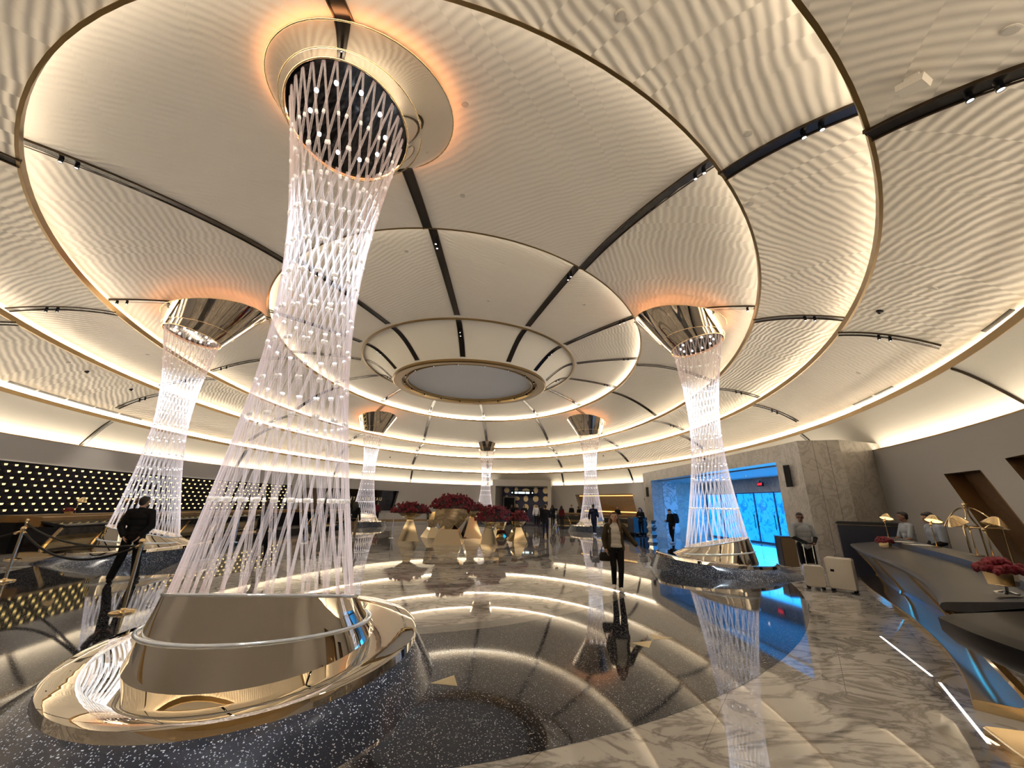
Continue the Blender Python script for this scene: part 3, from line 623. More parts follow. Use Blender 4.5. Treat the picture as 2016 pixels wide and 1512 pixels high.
# ------------------------------------------------------------------ dotted light wall on the left
def build_dot_wall():
    t0 = wall_angle(-15.9, 13.2); t1 = wall_angle(-13.55, 33.1)
    t0 = t0 + 360 if t0 < 0 else t0; t1 = t1 + 360 if t1 < 0 else t1
    Z0, Z1 = 1.08, 2.88; t = thing('light_wall', 'long black quilted wall panel dotted with rows of glowing amber lamps behind the left desk', 'light panel', (0, 0, 0))
    n = 60
    def P(f, z, d): return wall_at(t0 + (t1 - t0) * f, d, z)
    bm = bmesh.new()
    rings(bm, [[P(i / n, z, d) for i in range(n + 1)] for z, d in ((Z0, 0.02), (Z0, -0.10), (Z1, -0.10), (Z1, 0.02))], False); obj('panel', bm, M['quilt'], t)
    bm = bmesh.new(); rings(bm, [[P(i / n, z, d) for i in range(n + 1)] for z, d in ((Z1, 0.0), (Z1, -0.14), (Z1 + 0.05, -0.14), (Z1 + 0.05, 0.0))], False); obj('top_rail', bm, plain('pewter_rail', (0.45, 0.44, 0.43), 0.3, 0.8), t)
    L = sum((P((i + 1) / 200, 0, 0) - P(i / 200, 0, 0)).length for i in range(200)); cols = int(L / 0.40); rows = 8
    lst = []
    for c in range(cols):
        for r in range(rows):
            f = (c + 0.5 + (0.5 if r % 2 else 0)) / (cols + 1); lst.append((f, Z0 + 0.14 + r * (Z1 - Z0 - 0.26) / (rows - 1)))
    lst.sort(key=lambda q: (P(q[0], 0, 0) - Vector((0, 0, 0))).length)
    def lamp(bm, f, z):
        p = P(f, z, -0.12); e = (P(f + 0.001, z, -0.12) - p).normalized(); k = Vector((-e.y, e.x, 0))
        if k.dot(Vector((0, CY, 0)) - p) < 0: k = -k
        up = Vector((0, 0, 1)); a, h = 0.058, 0.032
        q = [p - e * a * 0.6 - up * h, p + e * a * 0.8 - up * h * 0.8, p + e * a + up * h, p - e * a + up * h * 0.9]
        rings(bm, [q, [v + k * 0.012 for v in q]], True, True, True)
    for f, z in lst[:100]:
        bm = bmesh.new(); lamp(bm, f, z); bmesh.ops.recalc_face_normals(bm, faces=bm.faces); obj('lamp', bm, M['dot'], t)
    bm = bmesh.new()
    for f, z in lst[100:]: lamp(bm, f, z)
    bmesh.ops.recalc_face_normals(bm, faces=bm.faces); o = obj('lamp_field', bm, M['dot'], t); o['kind'] = 'stuff'

# ------------------------------------------------------------------ reception counters
def offset_line(L, d):
    out = []
    for i, p in enumerate(L):
        a = Vector(L[max(0, i - 1)]); b = Vector(L[min(len(L) - 1, i + 1)]); e = (b - a).normalized(); out.append(Vector(p) + Vector((e.y, -e.x)) * d)
    return out
def smooth_line(L, n):
    L = [Vector(p) for p in L]; out = []
    for i in range(len(L) - 1):
        p0 = L[max(0, i - 1)]; p1 = L[i]; p2 = L[i + 1]; p3 = L[min(len(L) - 1, i + 2)]
        for k in range(n):
            t = k / n; out.append(0.5 * ((2 * p1) + (p2 - p0) * t + (2 * p0 - 5 * p1 + 4 * p2 - p3) * t * t + (3 * p1 - p0 - 3 * p2 + p3) * t ** 3))
    return out + [L[-1]]
def sweep(bm, L, prof, mat=0, cap=True):
    """prof: (inward offset, z) pairs; inward is the right-hand side of the line"""
    cols = [[Vector((p.x, p.y, z)) for p in offset_line(L, d)] for d, z in prof]
    rows = [[c[i] for c in cols] for i in range(len(L))]
    rings(bm, rows, True, cap, cap, mat)
FRONT = [(0.34, 0.14), (0.36, 0.20), (0.30, 0.34), (0.20, 0.50), (0.11, 0.64), (0.04, 0.76), (-0.01, 0.83)]
def counter(label, line, group, front, ribs, wood=False, seg=6, top=None):
    L = smooth_line(line, seg); t = thing('reception_counter', label, 'counter', (0, 0, 0), 0, group); th = 0.13 if top else 0.0
    bm = bmesh.new(); sweep(bm, L, [(0.40, 0.12)] + [(a + 0.01, z) for a, z in FRONT] + [(0.9, 0.84), (0.9, 0.12)]); obj('body', bm, front, t, auto=40)
    bm = bmesh.new(); sweep(bm, L, [(-0.03, 0.80 - th), (-0.055 - th * 0.4, 0.84 - th * 0.6), (-0.06 - th * 0.4, 0.86), (-0.035, 0.89), (0.0, 0.90), (0.62, 1.0), (0.64, 0.97), (0.03, 0.80 - th)]); obj('counter_top', bm, top or (M['topstone'] if not wood else M['black_gloss']), t, auto=40)
    bm = bmesh.new(); sweep(bm, L, [(0.60, 0.97), (0.60, 1.10), (0.66, 1.12), (0.98, 1.12), (0.98, 0.80), (0.62, 0.80)]); obj('back_ledge', bm, M['oak'] if wood else M['topstone'], t, auto=40)
    bm = bmesh.new(); sweep(bm, L, [(-0.02, 0.0), (-0.02, 0.07), (0.0, 0.085), (0.28, 0.10), (0.33, 0.14), (0.9, 0.14), (0.9, 0.0)]); obj('gold_plinth', bm, M['gold'], t, auto=40)
    n = len(L)
    for k in range(ribs + 1):
        i = min(n - 1, round(k * (n - 1) / ribs)); a = L[max(0, i - 1)]; b = L[min(n - 1, i + 1)]; e = (b - a).normalized(); inn = Vector((e.y, -e.x))
        q = L[i]; pts = [(q.x + inn.x * d, q.y + inn.y * d, z) for d, z in FRONT]
        w = 0.05; E3 = Vector((e.x, e.y, 0)); bm = bmesh.new(); sec = []
        for (d, z) in FRONT:
            p = Vector((q.x + inn.x * (d - 0.02), q.y + inn.y * (d - 0.02), z)); p2 = Vector((q.x + inn.x * (d + 0.03), q.y + inn.y * (d + 0.03), z)); sec.append([p - E3 * w, p + E3 * w, p2 + E3 * w, p2 - E3 * w])
        rings(bm, sec, True, True, True); obj('gold_rib', bm, M['gold'], t, auto=40)
    return t
def desk_lamp(label, x, y, z, rz, lit=True, group='brass desk lamps'):
    t = thing('desk_lamp', label, 'lamp', (x, y, z), rz, group)
    bm = bmesh.new(); lathe(bm, [(0.075, 0), (0.08, 0.012), (0.03, 0.022)], 16); obj('base', bm, M['gold'], t, smooth=False, auto=40)
    bm = bmesh.new(); tube(bm, [(0, 0, 0.015), (0, 0, 0.36), (-0.01, 0, 0.40)], 0.009, 8); obj('stem', bm, M['gold'], t, smooth=True)
    bm = bmesh.new(); ball(bm, (-0.01, 0, 0.41), 0.028, 10); tube(bm, [(-0.01, 0, 0.41), (0.08, 0, 0.50), (0.12, 0, 0.52)], 0.012, 8); obj('arm', bm, M['gold'], t, smooth=True)
    R = Matrix.Rotation(math.radians(22), 3, 'Y')
    bm = bmesh.new(); c = Vector((0.14, 0, 0.535)); prof = [(0.02, 0.06), (0.055, 0.04), (0.10, -0.015), (0.14, -0.075)]
    rings(bm, [[c + R @ Vector((r * math.cos(2 * PI * i / 20), r * math.sin(2 * PI * i / 20), zz)) for i in range(20)] for r, zz in prof], True, True, False); ls = obj('lamp_shade', bm, M['gold'], t, smooth=True)
    bm = bmesh.new(); rings(bm, [[c + R @ Vector((0.12 * math.cos(2 * PI * i / 20), 0.12 * math.sin(2 * PI * i / 20), -0.055)) for i in range(20)]], True, True); obj('bulb_disc', bm, plain('lamp_glow', (1, 0.75, 0.4), 0.5, emit=(1.0, 0.68, 0.3), es=2.2) if lit else M['gold'], ls)
def rose_ball(bm, rnd, c, r, n, s=0.05):
    for i in range(n):
        a = rnd.uniform(0, 2 * PI); u = rnd.uniform(-0.02, 1); k = math.sqrt(max(0, 1 - u * u)) * rnd.uniform(0.82, 1.05)
        p = Vector((c[0] + r[0] * k * math.cos(a), c[1] + r[1] * k * math.sin(a), c[2] + r[2] * u * rnd.uniform(0.85, 1.1)))
        q = s * rnd.uniform(0.75, 1.2)
        g = bmesh.ops.create_icosphere(bm, subdivisions=1, radius=q, matrix=Matrix.Translation(p))
def small_roses(label, x, y, z, stand=0.0, s=1.0):
    t = thing('rose_box', label, 'flowers', (x, y, z)); rnd = random.Random(int(x * 10))
    if stand:
        bm = bmesh.new(); lathe(bm, [(0.09, 0.0), (0.09, 0.012), (0.02, 0.03), (0.02, stand - 0.02), (0.10, stand)], 16); obj('stand', bm, M['chrome'], t, auto=40)
    bm = bmesh.new(); box(bm, (0, 0, stand + 0.055 * s), (0.16 * s, 0.16 * s, 0.11 * s), 0.4, taper=1.15); obj('box', bm, M['gold'], t)
    bm = bmesh.new(); rose_ball(bm, rnd, (0, 0, stand + 0.11 * s), (0.15 * s, 0.15 * s, 0.10 * s), 60, 0.032 * s); ball(bm, (0, 0, stand + 0.13 * s), (0.13 * s, 0.13 * s, 0.06 * s), 10); o = obj('roses', bm, M['rose'], t); o['kind'] = 'stuff'
def build_counters():
    RB = [(10.75, 10.35), (9.4, 8.85), (8.3, 7.45), (7.3, 6.2), (6.3, 5.1), (5.4, 4.25), (4.85, 3.8)]
    counter('long curved pewter reception counter with gold ribs beside the cream suitcases', RB[::-1], 'curved reception counters', M['steelblue'], 4)
    counter('nearest dark reception counter with a rounded black edge in the lower right corner', [(4.35, 3.38), (4.05, 2.85), (3.85, 2.2), (3.75, 1.5), (3.8, 0.8)][::-1], 'curved reception counters', M['black_gloss'], 2, False, 6, plain('black_satin', (0.004, 0.004, 0.005), 0.3, spec=0.12))
    for a, b in (((6.18, 5.84), (5.31, 4.52)), ((5.20, 4.36), (4.26, 3.32))):  # emissive strips added to draw bright lines on the marble
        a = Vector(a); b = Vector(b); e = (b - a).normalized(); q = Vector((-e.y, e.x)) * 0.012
        bm = bmesh.new(); prism(bm, [a + q, b + q, b - q, a - q], 0, 0.004); tag(obj('floor_glow_line', bm, plain('floor_line_glow', (1, 1, 1), 0.5, emit=(1.0, 0.95, 0.88), es=2.2)), 'thin glowing white line in the marble floor before the right counter, ' + ('farther of the two' if a.y > 5 else 'nearer of the two'), 'floor light', 'glowing floor lines')
    desk_lamp('lit brass desk lamp at the far end of the right counter by the roses', 10.2, 8.85, 1.12, 0.3)
    desk_lamp('lit brass desk lamp on the right counter between the two staff', 9.0, 6.95, 1.12, 0.2)
    desk_lamp('unlit brass desk lamp on the right counter before the brown wall recess, pointing left', 8.0, 5.65, 1.12, 2.6, False)
    desk_lamp('unlit brass desk lamp nearest the camera on the right counter, pointing right', 7.55, 5.15, 1.12, -0.6, False)
    small_roses('small red rose arrangement in a gold cube at the far end of the right counter', 9.55, 8.4, 0.985)
    small_roses('red rose arrangement on a chrome stand at the right edge of the picture', 5.38, 3.66, 1.0, 0.08, 1.1)
    t = thing('wooden_pedestal', 'amber wooden pedestal behind the right counter below the red roses', 'cabinet', (7.45, 4.35, 0), 0.8)
    bm = bmesh.new(); box(bm, (0, 0, 0.45), (0.7, 0.6, 0.9)); obj('body', bm, M['oak'], t); bm = bmesh.new(); box(bm, (0, 0, 0.915), (0.76, 0.66, 0.03)); obj('top', bm, M['black_gloss'], t)
    for k, (x, y, r, w) in enumerate(((9.65, 8.05, 0.5, 0.21), (8.95, 7.55, 0.9, 0.3))):
        bm = bmesh.new(); box(bm, (0, 0, 0.004), (w, 0.3, 0.008)); tag(obj('paper_sheet', bm, M['paper'], loc=(x + (0.25 if k else 0), y - (0.15 if k else 0), 1.121), rot=(0, 0, r)), 'white papers on the ledge of the right counter, ' + ('beside the roses' if k == 0 else 'in front of the staff'), 'paper')
    # left desk and the far desks
    LB = [(-11.0, 41.0), (-7.9, 38.2), (-9.4, 34.5), (-10.6, 30.5), (-11.5, 26.5), (-12.05, 22.0), (-12.25, 18.0), (-12.15, 14.1)]
    counter('long black reception counter with gold ribs and wooden ledge along the dotted light wall', LB[::-1][:4][::-1], 'black reception counters', M['black_gloss'], 6, True)
    counter('black reception counter in front of the black lettered panel', LB[1:4], 'black reception counters', M['black_gloss'], 4, True)
    counter('black reception counter below the golden niche', [(12.3, 29.4), (11.4, 32.6), (10.1, 35.8), (8.6, 38.6)], 'black reception counters', M['black_gloss'], 4, True)
    t = thing('back_counter', 'amber wooden back counter running under the dotted light wall', 'counter', (0, 0, 0))
    L = smooth_line([(-11.9, 32.5), (-13.2, 27.0), (-13.75, 22.0), (-13.95, 17.5), (-13.9, 14.6)], 6)
    bm = bmesh.new(); sweep(bm, L, [(0.0, 0.0), (0.0, 0.92), (0.45, 0.92), (0.45, 0.0)]); obj('body', bm, M['black'], t)
    bm = bmesh.new(); sweep(bm, L, [(-0.04, 0.92), (-0.04, 1.12), (0.5, 1.12), (0.5, 0.92)]); obj('counter_top', bm, M['oak'], t)
    desk_lamp('brass desk lamp at the near end of the left wooden counter', -13.55, 16.0, 1.12, -0.2, False)
    desk_lamp('brass desk lamp on the left wooden counter behind the guard', -13.6, 18.2, 1.12, 2.9, False)
    desk_lamp('brass desk lamp on the left desk between the two nearer crystal columns', -13.3, 24.2, 1.12, -0.4, False)
    small_roses('small red rose box at the near end of the left wooden counter', -14.1, 16.4, 1.12)

# ------------------------------------------------------------------ gold planters with roses
def planter(label, x, y, rz, base, waist, zw, rim, zr, roses, tilt=0.0, n=150):
    t = thing('rose_planter', label, 'planter', (x, y, 0), rz, 'faceted gold planters')
    bm = bmesh.new(); q = lambda r, z, dx=0.0: [Vector((dx + r * a, r * b, z)) for a, b in ((-1, -1), (1, -1), (1, 1), (-1, 1))]
    rings(bm, [q(base, 0), q(waist, zw)], True, True, True); obj('lower_pyramid', bm, M['planter_gold'], t)
    bm = bmesh.new(); w8 = lambda r, z, dx=0.0: [Vector((dx + r * math.cos(PI / 8 + PI / 4 * i) * 1.08, r * math.sin(PI / 8 + PI / 4 * i) * 1.08, z)) for i in range(8)]
    rings(bm, [w8(waist * 0.95, zw, 0), w8((waist + rim) * 0.55, zw + (zr - zw) * 0.5, tilt * 0.5), w8(rim, zr, tilt), w8(rim * 0.9, zr - 0.03, tilt)], True, True, True); obj('upper_vase', bm, M['planter_gold'], t)
    if roses:
        rnd = random.Random(int(x * 100)); bm = bmesh.new(); rose_ball(bm, rnd, (tilt, 0, zr + 0.02), roses, n, 0.062)
        for i in range(14):
            a = rnd.uniform(0, 2 * PI); k = rnd.uniform(0.2, 0.95); p = Vector((tilt + roses[0] * k * math.cos(a), roses[1] * k * math.sin(a), zr + roses[2] * math.sqrt(1 - k * k))); bmesh.ops.create_icosphere(bm, subdivisions=1, radius=0.05, matrix=Matrix.Translation(p + Vector((0, 0, 0.10))))
        o = obj('roses', bm, M['rose'], t); o['kind'] = 'stuff'
        bm = bmesh.new(); rings(bm, [[Vector((tilt + roses[0] * 0.92 * math.cos(2 * PI * i / 20) * math.cos(q), roses[1] * 0.92 * math.sin(2 * PI * i / 20) * math.cos(q), zr - 0.03 + roses[2] * 0.92 * math.sin(q))) for i in range(20)] for q in (0.0, 0.3, 0.6, 0.9, 1.2, 1.5)], True, True, True); obj('foliage', bm, M['leaf'], t)
M['planter_gold'] = plain('planter_brass', (0.68, 0.57, 0.40), 0.07, 1.0)
def build_planters():
    planter('leftmost gold planter of red roses on a gold pyramid foot', -2.6, 20.6, 0.12, 0.50, 0.15, 0.95, 0.62, 1.28, (0.95, 0.62, 0.42), 0.0, 210)
    planter('small gold planter without roses behind the leftmost rose planter', -1.65, 22.6, 0.5, 0.45, 0.2, 0.5, 0.42, 1.3, None, 0.1)
    planter('largest gold planter, in the middle, with the tallest dome of red roses', -0.62, 19.4, -0.08, 0.66, 0.42, 0.62, 0.82, 1.52, (1.08, 0.8, 0.6), 0.15, 280)
    planter('plain gold pyramid planter behind the largest rose planter', 0.45, 22.4, 0.2, 0.52, 0.16, 1.05, 0.45, 1.4, (0.7, 0.6, 0.35), 0.1, 110)
    planter('gold planter on a small pyramid with red roses, right of the largest planter', 1.2, 19.3, 0.05, 0.40, 0.11, 0.80, 0.56, 1.0, (0.80, 0.6, 0.62), 0.15, 190)
    planter('gold planter behind the low spread of roses', 1.95, 21.9, 0.3, 0.40, 0.22, 0.45, 0.40, 1.25, (0.6, 0.5, 0.3), 0.0, 80)
    planter('rightmost and smallest gold planter with a round tuft of red roses', 2.72, 20.6, 0.35, 0.38, 0.16, 0.66, 0.36, 0.98, (0.48, 0.42, 0.4), 0.1, 110)

# ------------------------------------------------------------------ stanchions, suitcases, cart and other loose things
def stanchion(label, x, y, h=1.06):
    t = thing('rope_stanchion', label, 'stanchion', (x, y, 0), 0, 'brass rope stanchions')
    bm = bmesh.new(); lathe(bm, [(0.17, 0.0), (0.17, 0.018), (0.15, 0.03), (0.04, 0.05), (0.03, 0.07)], 24); obj('base', bm, M['gold'], t, auto=35)
    bm = bmesh.new(); lathe(bm, [(0.025, 0.06), (0.025, h - 0.1), (0.034, h - 0.095), (0.034, h - 0.05), (0.02, h - 0.045)], 14); obj('post', bm, M['brushed'], t, auto=35)
    bm = bmesh.new(); ball(bm, (0, 0, h - 0.01), 0.048, 14); obj('finial', bm, M['gold'], t, smooth=True)
M['brushed'] = plain('aged_brass', (0.55, 0.46, 0.32), 0.22, 1.0)
def rope(label, a, b, sag, r=0.022):
    a = Vector(a); b = Vector(b); t = thing('velvet_rope', label, 'rope', a.lerp(b, 0.5), 0, 'black velvet ropes'); o0 = a.lerp(b, 0.5)
    pts = [a.lerp(b, i / 24) - Vector((0, 0, sag * 4 * (i / 24) * (1 - i / 24))) - o0 for i in range(25)]
    bm = bmesh.new(); tube(bm, pts, r, 10); obj('cord', bm, M['black'], t, smooth=True)
    for p, q in ((pts[0], pts[1]), (pts[-1], pts[-2])):
        bm = bmesh.new(); d = (q - p).normalized(); tube(bm, [p - d * 0.01, p + d * 0.10], 0.028, 10); obj('end_cap', bm, M['gold'], t, smooth=True)
def slim_post(label, x, y, h=1.0):
    t = thing('queue_post', label, 'post', (x, y, 0), 0, 'slim chrome queue posts')
    bm = bmesh.new(); lathe(bm, [(0.16, 0), (0.16, 0.015), (0.03, 0.04)], 18); obj('base', bm, M['chrome'], t, auto=35)
    bm = bmesh.new(); lathe(bm, [(0.024, 0.03), (0.024, h)], 12); obj('post', bm, M['chrome'], t, auto=35)
def suitcase(label, x, y, rz, w, d, h, handle):
    t = thing('suitcase', label, 'suitcase', (x, y, 0), rz, 'cream hard suitcases')
    def shell(bm, x0, x1, mat=0):
        ww, hh, rr = w / 2, h - 0.06, 0.05; pts = []
        for cx, cz, a0 in ((ww - rr, hh - rr, 0), (-ww + rr, hh - rr, 90), (-ww + rr, rr, 180), (ww - rr, rr, 270)):
            for k in range(5): a = math.radians(a0 + 22.5 * k); pts.append((cx + rr * math.cos(a), cz + rr * math.sin(a) + 0.06))
        sc = lambda f: [Vector((p[0] * f, 0, (p[1] - h / 2) * f + h / 2)) for p in pts]
        rings(bm, [[v + Vector((0, x0, 0)) for v in sc(0.94)], [v + Vector((0, x0 + 0.02 * (1 if x1 > x0 else -1), 0)) for v in sc(1)], [v + Vector((0, x1, 0)) for v in sc(1)]], True, True, True)
        bmesh.ops.recalc_face_normals(bm, faces=bm.faces)
    bm = bmesh.new(); shell(bm, -d / 2, -0.01); fs = obj('front_shell', bm, M['case'], t, auto=40)
    bm = bmesh.new(); shell(bm, d / 2, 0.01); obj('back_shell', bm, M['case'], t, auto=40)
    bm = bmesh.new(); box(bm, (0, 0, h / 2 + 0.03), (w * 0.995, 0.022, h - 0.065)); obj('zip_band', bm, M['caseside'], t)
    for sx in (-1, 1):
        for sy in (-1, 1):
            bm = bmesh.new(); c = Vector((sx * (w / 2 - 0.05), sy * (d / 2 - 0.045), 0)); tube(bm, [c + Vector((0, -0.018, 0.028)), c + Vector((0, 0.018, 0.028))], 0.028, 12); box(bm, c + Vector((0, 0, 0.055)), (0.03, 0.045, 0.03)); obj('wheel', bm, M['black'], t)
    bm = bmesh.new(); tube(bm, [(-0.08, d / 2 - 0.08, h - 0.01), (-0.07, d / 2 - 0.08, h + 0.03), (0.07, d / 2 - 0.08, h + 0.03), (0.08, d / 2 - 0.08, h - 0.01)] if not handle else [(-0.07, 0, h - 0.005), (-0.06, 0, h + 0.02), (0.06, 0, h + 0.02), (0.07, 0, h - 0.005)], 0.011, 8); obj('carry_handle', bm, M['caseside'], t, smooth=True)
    if handle:
        bm = bmesh.new()
        for sx in (-0.09, 0.09): tube(bm, [(sx, d / 2 - 0.03, h - 0.3), (sx, d / 2 - 0.03, h + handle)], 0.009, 8)
        pr = obj('pull_rods', bm, M['chrome'], t, smooth=True)
        bm = bmesh.new(); tube(bm, [(-0.11, d / 2 - 0.03, h + handle), (0.11, d / 2 - 0.03, h + handle)], 0.016, 10); obj('pull_grip', bm, M['black'], pr, smooth=True)
    else:
        bm = bmesh.new(); box(bm, (-w / 2 + 0.12, -d / 2 - 0.002, h * 0.62), (0.07, 0.006, 0.05), 0); obj('badge', bm, M['black'], fs)
    return t
def luggage_cart(label, x, y, rz):
    t = thing('luggage_cart', label, 'luggage cart', (x, y, 0), rz)
    bm = bmesh.new(); box(bm, (0, 0, 0.22), (1.15, 0.62, 0.06)); obj('deck', bm, M['black'], t)
    bm = bmesh.new(); r = 0.018; X, Y = 0.55, 0.29
    for sy in (-1, 1):
        pts = [(-X, sy * Y, 0.25), (-X, sy * Y, 1.45)] + [(-X * math.cos(a) , sy * Y * (1 - 0.75 * math.sin(a)), 1.45 + 0.42 * math.sin(a)) for a in [PI * k / 16 for k in range(1, 16)]] + [(X, sy * Y, 1.45), (X, sy * Y, 0.25)]
        bm2 = bmesh.new(); tube(bm2, pts, r, 8); obj('hoop', bm2, M['gold'], t, smooth=True)
    tube(bm, [(-X, -Y, 1.45), (-X, Y, 1.45)], r, 8); obj('end_rail', bm, M['gold'], t, smooth=True)
    bm = bmesh.new(); tube(bm, [(X, -Y, 1.45), (X, Y, 1.45)], r, 8); obj('end_rail', bm, M['gold'], t, smooth=True)
    bm = bmesh.new(); lathe(bm, [(0.02, 1.86), (0.05, 1.89), (0.03, 1.93), (0.055, 1.96), (0.0, 2.0)], 14); obj('finial', bm, M['gold'], t, smooth=True)
    for sx in (-1, 1):
        for sy in (-1, 1):
            bm = bmesh.new(); tube(bm, [(sx * 0.47, sy * 0.25 - 0.025, 0.095), (sx * 0.47, sy * 0.25 + 0.025, 0.095)], 0.095, 16); obj('wheel', bm, M['black'], t)
            bm = bmesh.new(); box(bm, (sx * 0.47, sy * 0.25, 0.165), (0.05, 0.08, 0.07)); obj('caster_fork', bm, M['gold'], t)
def build_things():
    stanchion('nearest brass stanchion, in front of the guard in black', -5.29, 7.6)
    stanchion('brass stanchion at the left edge of the picture', -9.55, 10.21)
    stanchion('far brass stanchion beside the end of the left black counter', -12.57, 13.46)
    rope('black velvet rope sagging from the nearest stanchion to the left edge stanchion', (-5.32, 7.62, 0.98), (-9.5, 10.19, 0.98), 0.36)
    rope('black velvet rope running from the nearest stanchion back to the far stanchion', (-5.31, 7.66, 0.98), (-12.53, 13.42, 0.98), 0.22)
    rope('black velvet rope leaving the left edge of the picture', (-9.6, 10.21, 0.98), (-13.2, 10.4, 0.98), 0.3)
    slim_post('slim chrome post before the black lettered desk', -6.72, 18.66); slim_post('slim chrome post left of the leftmost rose planter', -3.57, 21.57); slim_post('slim chrome post in front of the dotted light wall', -9.6, 18.9)
    slim_post('slim chrome post behind the rose planters', -1.5, 24.5)
    suitcase('smaller cream suitcase with its pull handle raised, held by the porter', 8.27, 9.12, 0.75 - PI * 0 - 1.35, 0.38, 0.24, 0.52, 0.47)
    suitcase('larger cream suitcase with a dark badge, standing by the right counter', 8.66, 8.78, -0.95, 0.50, 0.29, 0.72, 0)
    luggage_cart('brass birdcage luggage cart behind the staff at the right counter', 11.75, 8.25, 0.9)
    t = thing('navy_cabinet', 'dark navy cabinet with a gold line against the marble pier behind the right counter', 'cabinet', (11.55, 10.55, 0), -0.75)
    bm = bmesh.new(); box(bm, (0, 0, 0.70), (1.35, 0.5, 1.40)); obj('body', bm, M['navy'], t)
    bm = bmesh.new(); box(bm, (0, 0, 1.43), (1.42, 0.56, 0.06), taper=0.9); obj('top', bm, M['black'], t)
    bm = bmesh.new(); box(bm, (0, 0, 1.375), (1.36, 0.51, 0.012)); obj('gold_line', bm, M['gold'], t)
    t = thing('host_podium', 'small brown and navy podium behind the porter by the blue entrance', 'podium', (10.75, 12.75, 0), -0.3)
    bm = bmesh.new(); box(bm, (0, 0, 0.44), (0.42, 0.42, 0.88)); obj('body', bm, plain('podium_brown', (0.13, 0.085, 0.045), 0.5), t)
    bm = bmesh.new(); box(bm, (0, 0, 0.895), (0.46, 0.46, 0.03)); obj('top', bm, M['navy'], t)
    bm = bmesh.new(); box(bm, (-0.222, 0, 0.44), (0.02, 0.42, 0.86)); obj('side_panel', bm, M['navy'], t)
    t = thing('faceted_pedestal', 'tall faceted mirror pedestal catching the blue light at the left jamb of the portal', 'pedestal', (8.3, 17.35, 0), 0.3)
    for k in range(4):
        bm = bmesh.new(); z0 = k * 0.30; rr = lambda r, z: [Vector((r * math.cos(PI / 4 + PI / 2 * i), r * math.sin(PI / 4 + PI / 2 * i), z)) for i in range(4)]
        rings(bm, [rr(0.22, z0), rr(0.13, z0 + 0.15), rr(0.22, z0 + 0.297)], True, True, True); obj('facet_block', bm, plain('pale_mirror', (0.8, 0.85, 0.88), 0.05, 1.0), t)
    t = thing('luggage_trolley', 'dark covered luggage trolley left of the marble portal', 'trolley', (11.55, 26.2, 0), 0.2)
    bm = bmesh.new(); box(bm, (0, 0, 0.62), (1.05, 0.7, 0.95)); obj('cover', bm, M['navy'], t)
    for sx in (-0.4, 0.4):
        bm = bmesh.new(); tube(bm, [(sx, -0.25, 0.075), (sx, 0.25, 0.075)], 0.075, 12); obj('wheel', bm, M['black'], t)
    t = thing('display_tripod', 'thin chrome tripod stand beside the man in dark clothes', 'tripod', (5.18, 22.59, 0))
    for k in range(3):
        a = 2 * PI * k / 3 + 0.4; bm = bmesh.new(); tube(bm, [(0, 0, 1.0), (0.32 * math.cos(a), 0.32 * math.sin(a), 0.012)], 0.012, 8); obj('leg', bm, M['chrome'], t, smooth=True)
    bm = bmesh.new(); tube(bm, [(0, 0, 0.95), (0, 0, 1.5)], 0.013, 8); ball(bm, (0, 0, 1.0), 0.035, 10); obj('pole', bm, M['chrome'], t, smooth=True)
    bm = bmesh.new(); box(bm, (0, 0, 1.52), (0.18, 0.02, 0.12)); obj('plate', bm, M['black'], t)

